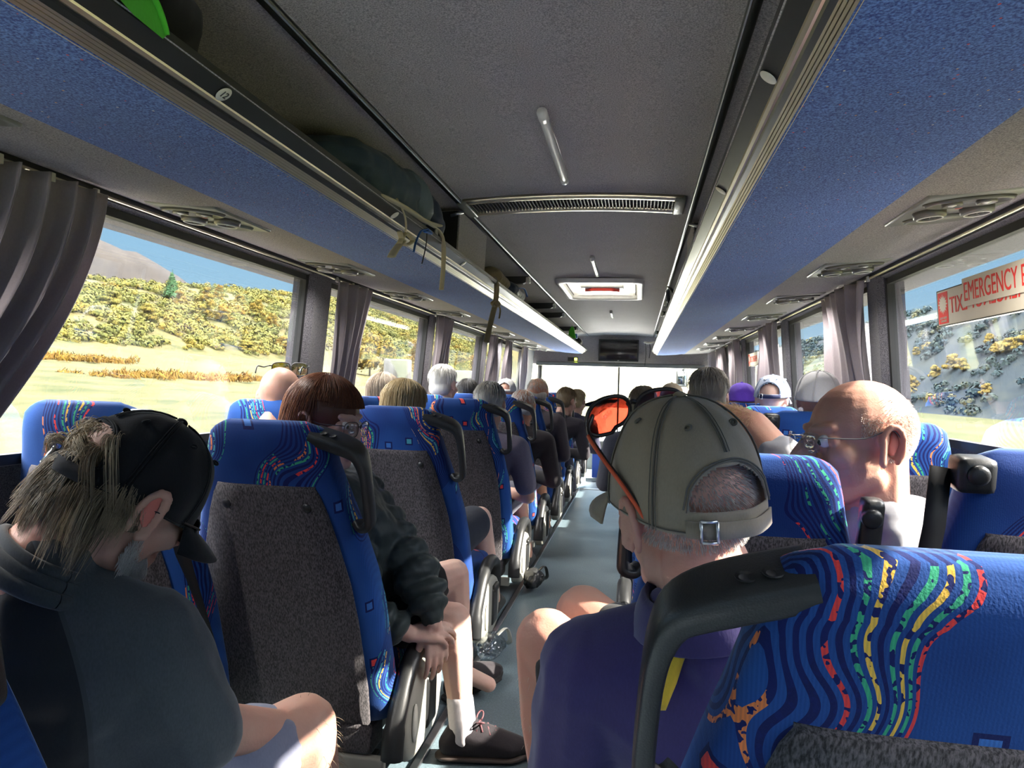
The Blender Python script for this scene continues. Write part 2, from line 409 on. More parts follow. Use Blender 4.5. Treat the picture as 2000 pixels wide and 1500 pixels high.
# rear wall with window, front bulkhead
bm = B(); box(bm, -1.28, 1.28, Y0-.05, Y0, -.06, .92); box(bm, -1.28, -1.0, Y0-.05, Y0, .92, 1.8); box(bm, 1.0, 1.28, Y0-.05, Y0, .92, 1.8); box(bm, -1, 1, Y0-.05, Y0, 1.56, 1.8)
struct('wall_back', bm, M_['pillar'])
win_n += 1
bm = B()
for q in ((-1.02, 1.02, .9, .93), (-1.02, 1.02, 1.55, 1.58), (-1.02, -.98, .9, 1.58), (.98, 1.02, .9, 1.58)): box(bm, q[0], q[1], Y0-.04, Y0+.01, q[2], q[3])
o = struct('window_%d' % win_n, bm, M_['rubber']); bm = B(); box(bm, -.99, .99, Y0-.03, Y0-.024, .91, 1.57); obj('glass_pane', bm, M_['glass'], o, False)
bm = B(); rows = []
for x in (-1.16, -.95, -.5, 0, .5, .95, 1.16):
    y = 9.45+.10*(1-(x/1.16)**2)
    rows.append([(x, y, 1.365), (x, y-.005, 1.56), (x, y-.05, 1.80)])
quadstrip(bm, rows); quadstrip(bm, [[(x, y+.45, z) for x, y, z in r] for r in rows]); quadstrip(bm, [[(r[0][0], r[0][1], 1.365), (r[0][0], r[0][1]+.45, 1.365)] for r in rows])
struct('wall_front', bm, M_['headliner'], True)
bm = B(); prism(bm, [(9.40, 1.345), (9.40, 1.385), (9.44, 1.40), (9.50, 1.39), (9.50, 1.345)], 'X', -1.1, 1.08); trim(bm, M_['greyplast'])
# windscreen: two panes, rubber divider, corner posts
win_n += 1
bm = B(); 
def wsp(x, z): return (x, 10.02-.05*(x/1.1)**2-.10*(z-.3), z)
tube(bm, [wsp(-.02, .3), wsp(-.02, 1.37)], .013, 6)
for s in (-1, 1):
    tube(bm, [(s*1.13, 9.85, .25), (s*1.1, 9.8, 1.4)], .03, 8)
tube(bm, [wsp(x, .3) for x in (-1.1, -.5, 0, .5, 1.1)], .02, 6)
o = struct('window_%d' % win_n, bm, M_['rubber'])
for a, b in ((-1.1, -.03), (-.01, 1.1)):
    bm = B(); vv = quadstrip(bm, [[wsp(a+(b-a)*k/4, z) for k in range(5)] for z in (.3, .85, 1.38)]); obj('glass_pane', bm, M_['windscreen'], o)
bm = B(); box(bm, -1.27, 1.27, 9.95, 10.05, -.2, .32); struct('wall_front_lower', bm, M_['greyplast'])

# dashboard modesty panel (blue with grey top)
t = empty('dash_panel', (-.05, 8.55, -.07), 'blue carpeted modesty panel with grey top at the front of the aisle', 'panel')
bm = B(); box(bm, -.22, .75, 0, .06, 0, .40, .01); obj('panel_face', bm, carpet('royal_blue_panel_carpet', (.015, .05, .30), (.05, .13, .52), 200), t)
bm = B(); box(bm, -.24, .78, -.02, .12, .40, .50, .02); obj('panel_top', bm, M_['greyplast'], t)

# ------------------------------------------------------------------ luggage racks
def rack(s, label):
    t = empty('luggage_rack', (s*.6, 3.2, 1.55), label, 'luggage rack', 'overhead luggage racks')
    ya, yb = -5.75, 5.85; L = lambda x: s*x-s*.6
    def pr(poly, m, nm, sm=False):
        bm = B(); prism(bm, [(L(x), z-1.55) for x, z in poly], 'Y', ya, yb); return obj(nm, bm, m, t, sm, 25)
    # underside, slightly crowned
    pr([(.462, 1.4915), (.55, 1.492), (.68, 1.501), (.80, 1.516), (.80, 1.522), (.66, 1.535), (.46, 1.535)], M_['rackcarpet'], 'underside_panel', True)
    pr([(.40, 1.537), (.42, 1.53), (1.08, 1.575), (1.08, 1.582), (.43, 1.546)], M_['headliner'], 'rack_floor')
    pr([(.399, 1.548), (.4030, 1.5340), (.4257, 1.5178), (.43, 1.535), (.416, 1.548)], M_['aludark'], 'upper_lip')
    pr([(.4250, 1.5188), (.4265, 1.5150), (.4315, 1.5115), (.436, 1.5125), (.436, 1.53)], M_['alu'], 'bright_bead')
    pr([(.4350, 1.5135), (.4385, 1.5090), (.446, 1.5045), (.452, 1.510), (.44, 1.532)], M_['aludark'], 'dark_groove')
    z0 = [(.4445, 1.5065)]
    for k in range(4):
        a = .4455+k*.0045; z0 += [(a, 1.5050-k*.0033), (a+.0030, 1.5020-k*.0033), (a+.0034, 1.5048-k*.0033), (a+.0042, 1.5044-k*.0033)]
    pr(z0+[(.4655, 1.4905), (.468, 1.500), (.45, 1.52)], M_['alu'], 'ribbed_edge')
    return t
RL = rack(-1, 'long blue carpeted luggage rack above the window seats carrying the teal backpack')
RR = rack(1, 'long blue carpeted luggage rack above the emergency exit window, with black bag on it')
# seat number stickers on the lips
def sticker(s, y, txt, label):
    n = V((-s*.581, 0, -.814)).normalized(); u = V((0, -s*1.0, 0)) if s > 0 else V((0, 1, 0)); v = n.cross(u)
    t = empty('number_sticker', (s*.4146, y, 1.5257), label, 'sticker', 'round seat number stickers')
    bm = B(); ring_disc(bm, n*.0012, u, v, [(.0001, .0), (.013, 0), (.0138, .0005), (.013, .0012), (.0001, .0012)], 24); obj('sticker_disc', bm, M_['cream'], t)
    if txt:
        o = text(txt, .017, M_['ink']); o.parent = t
        o.matrix_local = Matrix.Translation(n*.0034) @ Matrix(((u.x, v.x, n.x), (u.y, v.y, n.y), (u.z, v.z, n.z))).to_4x4()
    return t
def text(s_, size, m, name='lettering', extr=.0004, font=None, sx=1):
    cu = bpy.data.curves.new('t', 'FONT'); cu.body = s_; cu.size = size; cu.extrude = extr; cu.align_x = 'CENTER'; cu.align_y = 'CENTER'
    o = bpy.data.objects.new('t', cu); C.objects.link(o); dg = bpy.context.evaluated_depsgraph_get(); dg.update()
    me = bpy.data.meshes.new_from_object(o.evaluated_get(dg)); bpy.data.objects.remove(o)
    if sx != 1:
        for v in me.vertices: v.co.x *= sx
    me.materials.clear(); return link(name, me, m, None, False)
M_['ink'] = plain('dark_grey_ink', (.05, .05, .05), .6)
sticker(-1, at_x(436, 182, -.4146).y, '12', 'round cream sticker numbered 12 on the black rack lip below the green strap')
sticker(-1, at_x(770, 421, -.4146).y, '', 'round pale sticker on the rack lip under the teal backpack')
sticker(-1, at_x(904, 520, -.4146).y, '', 'round pale sticker on the rack lip under the grey carpeted divider')
sticker(1, at_x(1502, 142, .4146).y, '', 'round cream sticker on the lip of the saturated blue rack')
sticker(1, at_x(1408, 386, .4146).y, '', 'small pale sticker on the lip of the blue rack beside the air vent')

# rack dividers: carpeted boxes above each rack at the air vent
for s, ya, yb, lb in ((-1, 2.62, 3.1, 'grey carpeted duct box above the rack behind the teal backpack'), (1, 2.86, 3.2, 'grey carpeted duct box above the rack beside the black bag')):
    t = empty('duct_box', (s*.75, (ya+yb)/2, 1.56), lb, 'duct box', 'carpeted duct boxes above the racks')
    bm = B(); h = (yb-ya)/2
    prism(bm, [(s*x-s*.75, z-1.56) for x, z in ((.445, 1.55), (.438, 1.735), (.75, 1.715), (1.0, 1.665), (1.06, 1.60), (1.05, 1.585))], 'Y', -h, h)
    obj('carpet_skin', bm, M_['headliner'], t, False)
    bm = B(); prism(bm, [(s*x-s*.75, z-1.56) for x, z in ((.45, 1.556), (.443, 1.73), (.75, 1.712), (1.0, 1.66), (1.04, 1.60))], 'Y', -h-.006, -h+.002)
    obj('dark_end_plate', bm, M_['rubber'], t, False)
    bm = B(); tube(bm, [(s*.425-s*.75, -h-.005, .165), (s*.445-s*.75, -h-.02, .155), (s*.47-s*.75, -h-.01, .15)], .006, 8); obj('chrome_catch', bm, M_['steel'], t)
# black rack brackets with pale tips
BR = [(-1, 4.27), (-1, 5.64), (-1, 6.37), (-1, 7.87), (1, 5.4), (1, 6.2), (1, 8.3)]
blab = ['black rack bracket nearest the tan bag', 'second black rack bracket beyond the tan bag', 'third black rack bracket beyond the tan bag', 'black rack bracket above the bottles near the screen',
        'black rack bracket just beyond the black bag', 'second black rack bracket beyond the black bag', 'black rack bracket by the dangling cords at the front']
for (s, y), lb in zip(BR, blab):
    t = empty('rack_bracket', (s*.43, y, 1.735), lb, 'bracket', 'rack brackets')
    bm = B(); prism(bm, [(s*a, b) for a, b in ((0, 0), (0, -.03), (.03, -.045), (.30, -.055), (.30, -.02), (.2, -.004))], 'Y', -.02, .02); obj('bracket_arm', bm, M_['black'], t, False)
    bm = B(); box(bm, -.012*1, .012, -.022, .022, -.04, -.006, .004); obj('bracket_tip', bm, M_['white'], t)

# ------------------------------------------------------------------ reading light panels
M_['dish'] = plain('dark_grey_plastic', (.12, .118, .105), .35, coat=.3)  # darker grey for lamp dishes, lamps and air vents
M_['lens'] = plain('lamp_lens', (.85, .85, .82), .15)
M_['redbtn'] = plain('red_button', (.5, .10, .08), .4)
LAMP_W = 1.5
def panel_parts(t):
    # local: u=+X, v=+Y, down=-Z
    bm = B(); box(bm, -.108, .108, -.145, .145, -.010, .004, .006); obj('panel_plate', bm, M_['greyplast'], t)
    def dish(cx, cy, rx, ry, nm, m, dep=.008):
        bm = B(); rows = []
        for f, z in ((1.12, -.0095), (1.06, -.017), (1.0, -.018), (.93, -.0105), (.5, -.0105+.0005), (.02, -.010)):
            rows.append([(cx+rx*f*cos(2*pi*k/32), cy+ry*f*sin(2*pi*k/32), z) for k in range(32)])
        capends(bm, quadstrip(bm, rows, True)); bmesh.ops.recalc_face_normals(bm, faces=bm.faces[:]); return obj(nm, bm, m, t)
    dish(0, -.085, .088, .036, 'lamp_dish', M_['dish'])
    for x in (-.036, .036):
        bm = B(); ring_disc(bm, (x, -.085, -.012), (1, 0, 0), (0, -1, 0), [(.0002, .0), (.021, 0), (.021, .008), (.017, .009), (.010, .003), (.0002, .003)], 20); o = obj('reading_lamp', bm, M_['dish'], t)
        bm = B(); ring_disc(bm, (x, -.085, -.014), (1, 0, 0), (0, -1, 0), [(.0002, 0), (.009, 0), (.009, .006), (.0002, .008)], 14); obj('lamp_lens', bm, M_['lens'], o)
        if x < 0:      # wide spot at the lamp, added as fill for the passengers
            ld = bpy.data.lights.new('reading_lamp_fill', 'SPOT'); ld.energy = LAMP_W; ld.spot_size = radians(155); ld.spot_blend = 1; ld.shadow_soft_size = .008; ld.color = (1, .95, .88)
            lo = bpy.data.objects.new('lamp_fill', ld); C.objects.link(lo); lo.parent = o; lo.location = (x, -.085, -.03)
    for x in (-.052, .052):
        bm = B(); ring_disc(bm, (x, .0, -.008), (1, 0, 0), (0, -1, 0), [(.037, 0), (.035, .016), (.030, .018), (.026, .018), (.025, .01), (.0002, .008)], 28); o = obj('air_vent', bm, M_['dish'], t)
        bm = B()
        tube(bm, [(x+.0275*cos(2*pi*k/28), .0275*sin(2*pi*k/28), -.027) for k in range(29)], .0017, 6, cap=False)
        obj('vent_ring', bm, M_['white'], o)
        bm = B(); ring_disc(bm, (x, 0, -.016), (1, 0, 0), (0, -1, 0), [(.0002, 0), (.024, 0), (.024, .004), (.012, .009), (.0002, .009)], 20)
        for a in range(6): tube(bm, [(x+.022*cos(a*pi/3), .022*sin(a*pi/3), -.024), (x, 0, -.026)], .0015, 5)
        obj('vent_core', bm, M_['black'], o)
    bm = B(); ring_disc(bm, (0, -.03, -.009), (1, 0, 0), (0, -1, 0), [(.0002, 0), (.009, 0), (.008, .006), (.0002, .007)], 14); obj('call_button', bm, M_['redbtn'], t)
    dish(0, .083, .075, .034, 'speaker_cover', M_['greyplast'])
    bm = B(); ring_disc(bm, (0, 0, 0), (1, 0, 0), (0, -1, 0), [(.0002, 0), (.9, 0), (.9, .1), (.0002, .12)], 28)
    for v in bm.verts: v.co = V((v.co.x*.066, .083+v.co.y*.029, -.0105+v.co.z*.03))
    obj('speaker_grille', bm, M_['greyplast'], t)
ords = ['nearest', 'second', 'third', 'fourth', 'fifth', 'sixth', 'seventh', 'eighth', 'ninth']
p0 = None
def place_panel(s, y, lb):
    global p0
    sl = math.atan2(.036, .35)
    if p0 is None:
        p0 = empty('reading_light_panel', (0, 0, 0), lb, 'reading light panel', 'overhead panels of lamps and vents'); panel_parts(p0); o = p0
    else: o = ctree(p0)
    x = .972; o.location = (s*x, y, 1.5265+(x-.79)*.062); o.rotation_euler = (0, -s*math.atan(.1), 0); o['label'] = lb
place_panel(-1, .97, 'grey overhead lamp and vent panel cut off above the big grey curtain')
for k in range(9):
    place_panel(-1, 1.855+.872*k, ords[k].capitalize()+' fully seen grey lamp and vent panel above the sunny hillside windows')
    if k < 8: place_panel(1, 1.855+.872*k, ords[k].capitalize()+' grey lamp and vent panel along the emergency exit window side')
# ------------------------------------------------------------------ ceiling fittings
M_['slat'] = plain('dark_grey_slat', (.10, .10, .095), .45)
t = empty('air_vent_grille', (-.012, 2.635, 1.745), 'long slatted air vent across the ceiling between the rails', 'air vent')
bm = B()
def cz(x): return 1.769-.1*(x)**2-1.745
xs = [-.40+.79*k/24 for k in range(25)]
for y in (-.088, .088):
    rows = [[(x+.005, y+dy, cz(x)+dz) for dy, dz in ((-.014, 0), (-.010, -.018), (.010, -.018), (.014, 0))] for x in xs]
    capends(bm, quadstrip(bm, rows, True))
obj('vent_frame', bm, M_['alu'], t)
bm = B()
for k in range(62):
    x = -.385+.77*k/61; box(bm, x-.0016, x+.0016, -.078, .078, cz(x)-.014, cz(x)-.001)
obj('slats', bm, M_['slat'], t, False)
bm = B(); quadstrip(bm, [[(x, y, cz(x)-.0015) for y in (-.08, .08)] for x in xs]); obj('dark_backing', bm, M_['rubber'], t)
for x in (-.40, .385):
    bm = B(); box(bm, x-.02, x+.02, -.10, .10, cz(x)-.022, cz(x), .006); obj('end_cap', bm, M_['greyplast'], t)
def strip_light(p0, p1, z, lb, r=.013):
    c = (V(p0)+V(p1))/2
    t = empty('strip_light', (c.x, c.y, z), lb, 'ceiling light', 'white ceiling strip lights')
    a = V(p0)-c; b = V(p1)-c
    bm = B(); pts = [a.lerp(b, k/14) for k in range(15)]
    tube(bm, pts, [r*.55]+[r*.95]+[r]*11+[r*.95]+[r*.55], 12); obj('light_tube', bm, M_['tube'], t)
    bm = B(); tube(bm, [a.lerp(b, -.005), a.lerp(b, .07)], r*1.06, 12); obj('end_cap', bm, M_['white'], t)
    bm = B(); tube(bm, [a.lerp(b, .96), a.lerp(b, 1.004)], r*1.04, 12); obj('end_cap', bm, M_['white'], t)
    bm = B(); box(bm, -r*.7, r*.7, a.y*.96, b.y*.96, .004, .016); obj('light_base', bm, M_['white'], t)
M_['tube'] = plain('milky_light_cover', (.86, .87, .82), .25)
strip_light((-.008, 1.74, 0), (-.012, 2.33, 0), 1.752, 'longest white strip light on the ceiling before the air vent')
strip_light((-.012, 3.75, 0), (-.016, 4.3, 0), 1.752, 'white strip light on the ceiling just behind the roof hatch')
strip_light((-.012, 6.45, 0), (-.016, 6.9, 0), 1.752, 'small distant white strip light beyond the roof hatch')
mk = NT('milky_translucent_lid'); tl = mk.n('ShaderNodeBsdfTranslucent'); tl.inputs[0].default_value = (.13, .125, .11, 1); mx_ = mk.n('ShaderNodeMixShader'); mx_.inputs[0].default_value = .5
mk.set(Base_Color=(.6, .58, .52)); mk.l(mk.p.outputs[0], mx_.inputs[1]); mk.l(tl.outputs[0], mx_.inputs[2]); mk.l(mx_.outputs[0], mk.out.inputs[0]); M_['milky'] = mk.m
t = empty('roof_hatch', (-.02, 4.97, 1.76), 'white framed roof hatch with red handle in the ceiling', 'roof hatch')
def rrect(hx, hy, r, n=6):
    out = []
    for cx, cy, a0 in ((hx-r, hy-r, 0), (-hx+r, hy-r, 90), (-hx+r, -hy+r, 180), (hx-r, -hy+r, 270)):
        for k in range(n+1):
            a = radians(a0+90*k/n); out.append((cx+r*cos(a), cy+r*sin(a)))
    return out
bm = B()
rows = [[(x, y, z) for x, y in rrect(hx, hy, r)] for hx, hy, r, z in ((.285, .48, .08, 0), (.28, .475, .08, -.022), (.245, .43, .06, -.026), (.235, .42, .06, -.010), (.225, .41, .05, .10))]
quadstrip(bm, rows, True); obj('hatch_frame', bm, M_['white'], t)
bm = B(); rows = [[(x, y, .035) for x, y in rrect(.226, .41, .05)], [(x*.02, y*.02, .035) for x, y in rrect(.226, .41, .05)]]; quadstrip(bm, rows, True); obj('hatch_lid', bm, M_['milky'], t)
bm = B(); box(bm, -.11, .11, -.36, -.28, -.0, .02, .008); obj('hatch_grip', bm, M_['black'], t)
bm = B(); box(bm, -.15, .15, -.06, .06, .0, .035, .015); obj('handle_tray', bm, M_['white'], t)
bm = B(); prism(bm, [(-.12, .02), (-.07, -.035), (.07, -.035), (.12, .02), (.09, .02), (.05, -.012), (-.05, -.012), (-.09, .02)], 'Z', -.02, .005); obj('red_handle', bm, plain('red_handle_plastic', (.75, .06, .04), .35), t)
# television
t = empty('television', (-.02, 9.50, 1.42), 'black flat television mounted on the front bulkhead', 'television')
bm = B(); box(bm, -.26, .26, -.06, -.01, 0, .285, .006); obj('tv_case', bm, M_['black'], t)
bm = B(); box(bm, -.24, .24, -.064, -.058, .022, .265, .002); obj('screen', bm, plain('dark_screen', (.02, .015, .016), .12), t)
bm = B(); box(bm, -.012, .012, -.064, -.058, .006, .013, .001); obj('badge', bm, M_['steel'], t)
t = empty('clock_display', (-.605, 9.52, 1.43), 'small lit yellow-green display on the bulkhead beside the television', 'display')
bm = B(); box(bm, -.085, .05, -.03, 0, -.02, .03, .004); obj('display_case', bm, M_['black'], t)
bm = B(); box(bm, .005, .042, -.033, -.028, -.012, .022, .003); obj('lit_window', bm, emit('yellow_green_glow', (.75, .95, .05), 1.2), t)
# ------------------------------------------------------------------ curtains
def curtain(s, top, bot, zb, pleats, lb, sweep=0., amp=.022, seed=0, flap=0):
    rnd = random.Random(seed); ph = rnd.random()*6
    nS, nT = 14*max(3, pleats), 26
    yc = (top[0]+top[1])/2
    t = empty('curtain', (s*1.13, yc, 1.53), lb, 'curtain', 'grey window curtains')
    bm = B(); rows = []
    for j in range(nT+1):
        q = j/nT; z = 1.528-(1.528-zb)*q; r = []
        qq = q**1.6 if sweep else q
        for i in range(nS+1):
            u = i/nS
            y = (top[0]+(top[1]-top[0])*u)*(1-qq)+(bot[0]+(bot[1]-bot[0])*u)*qq
            uu = u+.018*sin(u*9+seed)+.012*sin(q*3+u*5)
            f = sin(2*pi*pleats*uu+ph); f = math.copysign(abs(f)**.75, f)
            a = amp*(.75+.35*sin(u*7+seed)+.25*sin(q*4+u*6))
            d = f*a+.010*sin(q*5+u*4+seed)+.006*sin(pleats*2*2*pi*uu+q*2)
            x = wx(z)-.055-max(0, (.95-z))*.15
            yy = y+.012*cos(2*pi*pleats*uu+ph)
            if flap and u > .8: d += -(u-.8)*flap*min(1, q*4)*(1-q*.5)
            r.append((s*(x-d)-s*1.13, yy-yc, z-1.53))
        rows.append(r)
    quadstrip(bm, rows)
    o = obj('curtain_cloth', bm, M_['curtain'], t)
    md = o.modifiers.new('s', 'SOLIDIFY'); md.thickness = .003
    bm = B()
    n = max(2, pleats//2)
    for k in range(n+1):
        y = top[0]+(top[1]-top[0])*k/n-yc
        box(bm, s*(1.118-1.13)-.006, s*(1.118-1.13)+.006, y-.008, y+.008, -.01, .012, .002)
    obj('curtain_hooks', bm, M_['cream'], t)
    return t
curtain(-1, (1.03, 1.585), (.62, 1.26), .86, 9, 'largest grey curtain, swept back at the near window beside the man in the black cap', 1, .03, 3)
for i, (a, b, c, d, lb) in enumerate([
    (3.05, 3.42, 3.02, 3.30, 'grey curtain by the dark pillar behind the red haired woman'),
    (4.66, 5.06, 4.64, 4.98, 'grey curtain behind the white haired man at the window'),
    (6.42, 6.74, 6.40, 6.70, 'grey curtain with the hanging tan strap in front of it'),
    (7.16, 7.6, 7.16, 7.55, 'narrow grey curtain second from the front on the sunny hillside side'),
    (8.25, 8.66, 8.3, 8.62, 'frontmost grey curtain on the sunny hillside side')]):
    curtain(-1, (a, b), (c, d), .88, 4, lb, 0, .018, i+11)
for i, (a, b, c, d, lb, fl) in enumerate([
    (2.98, 3.62, 2.96, 3.5, 'wide sunlit grey curtain behind the bald man in glasses', 0),
    (4.72, 5.55, 4.78, 5.5, 'grey curtain with pale lining behind the white cap with swoosh', .1),
    (6.5, 7.15, 6.5, 7.0, 'grey curtain beside the small far emergency exit sign', .1),
    (7.55, 8.15, 7.5, 8.0, 'narrow grey curtain second from the front on the shaded hillside side', 0),
    (8.5, 9.1, 8.5, 9.0, 'frontmost pinkish grey curtain on the shaded hillside side', 0)]):
    curtain(1, (a, b), (c, d), .88, 5, lb, 0, .02, i+31, fl)

# ------------------------------------------------------------------ emergency exit signs on the glass
M_['signcream'] = plain('cream_sticker', (.62, .57, .46), .5, var=.05)
M_['signred'] = plain('red_sticker_ink', (.72, .035, .03), .45, var=.05)
def wall_matrix(y, z, dx=0):
    # right wall local frame: u = -Y (reads left to right for someone inside), v = up the glass, n = into the bus
    v = V((-.0815, 0, 1)).normalized(); u = V((0, -1, 0)); n = u.cross(v); n = V((-1, 0, -.0815)).normalized()
    return Matrix.Translation(V((wx(z)-dx, y, z))) @ Matrix(((u.x, v.x, n.x), (u.y, v.y, n.y), (u.z, v.z, n.z))).to_4x4()
def sign(y, z, w_, h, lb, inner=True, sc=1):
    t = bpy.data.objects.new('emergency_exit_sign', None); C.objects.link(t); t.matrix_world = wall_matrix(y, z, .004); tag(t, lb, 'sign', 'emergency exit signs'); t.empty_display_size = .1
    bm = B(); box(bm, -w_/2, w_/2, -h/2, h/2, 0, .0012); obj('backing_sticker', bm, M_['signcream'], t, False)
    bm = B()
    for q in ((-w_/2, w_/2, h/2-.003, h/2), (-w_/2, w_/2, -h/2, -h/2+.003), (-w_/2, -w_/2+.003, -h/2, h/2), (w_/2-.003, w_/2, -h/2, h/2)): box(bm, q[0], q[1], q[2], q[3], .0012, .0018)
    obj('dark_border', bm, M_['rubber'], t, False)
    a = -w_/2+.008
    bm = B(); box(bm, a, a+h*.62, -h/2+.008, h/2-.008, .0012, .002); sq = obj('red_square', bm, M_['signred'], t, False)
    bm = B(); c = (a+h*.31, h*.10, .0021); pts = []
    for k in range(32):
        r = h*(.27 if k % 2 == 0 else .19)*(1 if k % 4 else 1.12); pts.append(bm.verts.new((c[0]+r*cos(2*pi*k/32), c[1]+r*.95*sin(2*pi*k/32), .0023)))
    bm.faces.new(pts); obj('sunburst_emblem', bm, M_['signcream'], sq, False)
    o = text('BREAK GLASS\nEMERGENCY', h*.085, M_['signcream'], 'small_lettering'); o.parent = sq; o.location = (c[0], -h*.32, .0022); o.scale = (-.8, 1, 1)
    o = text('EMERGENCY EXIT', h*.62, M_['signred'], 'mirrored_lettering'); o.parent = t
    wd = max(v.co.x for v in o.data.vertices)*2
    o.scale = (-(w_-h*.62-.03)/wd, 1, 1); o.location = ((h*.62+.012)/2, 0, .002)
    if inner:
        x0 = -w_/2+.187; ih = h*.72
        bm = B(); box(bm, x0, w_/2+.06, -ih/2+.028, ih/2+.028, .003, .005); ip = obj('inner_sticker', bm, M_['signcream'], t, False)
        o = text('EMERGENCY EXIT', ih*.95, M_['signred'], 'lettering'); o.parent = ip; wd = max(v.co.x for v in o.data.vertices)*2
        o.scale = ((w_/2+.055-x0-.012)/wd, 1, 1); o.location = ((x0+w_/2+.06)/2, .026, .0055)
    return t
sign(2.15, 1.353, .56, .112, 'red and cream emergency exit sign on the nearest window, readable letters over mirrored ones')
sign(6.08, 1.34, .46, .11, 'small distant red emergency exit sign on a far window beyond the curtains', False)

# ------------------------------------------------------------------ the land outside
RZ = -.9
def fbm(x, y, s, o=4): return noise.fractal(V((x/s, y/s, 3.3)), .9, 2.0, o)
def land(cols, sc, bump=.3, k=.8):
    cols = [(p, tuple(q*k for q in c)) for p, c in cols]
    t = NT('land_'+str(random.random())[2:6]); co = t.n('ShaderNodeNewGeometry').outputs['Position']
    cs = t.scale(co, 1, .4, 1)
    f = t.noise(cs, sc, 4, .6); g = t.noise(co, .05, 3); h = t.noise(co, 1.6, 4, .7)
    c = t.ramp(t.math('ADD', t.math('MULTIPLY', f, .6), t.math('MULTIPLY', g, .4)), cols)
    c = t.mix(t.math('MULTIPLY', h, .35), c, tuple(k*.55 for k in cols[0][1]))
    t.set(Base_Color=c, Roughness=.95, Specular_IOR_Level=.1); return t.m
M_['field'] = land([(.36, (.034, .044, .012)), (.45, (.058, .060, .020)), (.53, (.098, .084, .030)), (.64, (.122, .102, .042))], .5, .3, .56)
M_['field2'] = land([(.3, (.026, .034, .011)), (.5, (.05, .055, .02)), (.7, (.08, .075, .04))], .3)
M_['scrub'] = land([(.3, (.05, .055, .02)), (.5, (.10, .09, .035)), (.7, (.14, .12, .06))], .12)
M_['mount'] = land([(.3, (.016, .0145, .0145)), (.5, (.028, .0245, .022)), (.7, (.040, .034, .028))], .03)
M_['road'] = plain('pale_road', (.50, .49, .46), .9, vs_=2)
def terrain(name, xs, ys, f, m):
    bm = B(); quadstrip(bm, [[(x, y, f(x, y)) for y in ys] for x in xs]); bmesh.ops.recalc_face_normals(bm, faces=bm.faces[:])
    if sum(q.normal.z for q in bm.faces) < 0: bmesh.ops.reverse_faces(bm, faces=bm.faces[:])
    return struct(name, bm, m, True)
def zl(x, y):
    d = max(0, -x-6); z = RZ+.098*max(0, d-24)*(1+.10*fbm(x, y, 45, 2))
    base = 92+9*fbm(0, y, 60, 2)
    if d > base:
        k = d-base; H = max(9, 8+.088*(y-20)+2.5*fbm(3, y, 50, 2)); z += H*(1-math.exp(-(k/34.)**1.15))-.07*k+1.3*fbm(x, y, 22)*min(1, k/15)
    return z+.16*fbm(x, y, 4)*min(1, d/10)
xs = [-2.5-1.2*k**1.42 for k in range(56)]
ys = [-60+6*k for k in range(70)]+[366+16*k for k in range(36)]
terrain('ground_meadow', xs, ys, zl, M_['field'])
def zm(x, y):
    return 8+96*math.exp(-((y-455)/330.)**2)*min(1, max(0, (-x-330)/85.))+6*fbm(x, y, 60)
terrain('hill_mountain', [-330-14*k for k in range(16)], [150+14*k for k in range(62)], zm, M_['mount'])
# right side: flat grass strip, then a steep shaded slope
def zr(x, y):
    d = x-6; z = RZ+.004*d
    b = 26+2.5*fbm(0, y, 40, 2)
    if d > b:
        k = d-b; H = 14.5+.012*y+1.2*fbm(0, y, 60, 2); t_ = min(k*.95, H); z += t_+.06*max(0, k-H/.95)+.35*fbm(x, y, 7)*min(1, k/4)
    return z
M_['shade_tint'] = land([(.3, (.010, .018, .027)), (.5, (.017, .026, .032)), (.7, (.036, .042, .036))], .6)  # the blue of the shade is put into this ground colour
terrain('ground_grass', [2.5+.75*k for k in range(40)], ys, zr, M_['field2'])
terrain('hill_shaded', [2.5+.75*39+.9*k for k in range(50)], ys, zr, M_['shade_tint'])
bm = B(); quadstrip(bm, [[(x, y, RZ-.02) for y in (-60, 400)] for x in (-3.2, 7.5)]); struct('road', bm, M_['road'])
def zf(x, y): return RZ+max(0, y-120)*.16+4*fbm(x, y, 40)*min(1, max(0, (y-120)/60))
M_['front'] = land([(.3, (.07, .07, .04)), (.5, (.10, .09, .06)), (.7, (.14, .125, .09))], .06)
bm = B(); quadstrip(bm, [[((-.16+.026*k)*y, y, zf((-.16+.026*k)*y, y)) for y in [70+9*j for j in range(36)]] for k in range(13)]); bmesh.ops.recalc_face_normals(bm, faces=bm.faces[:]); struct('hill_front', bm, M_['front'], True)

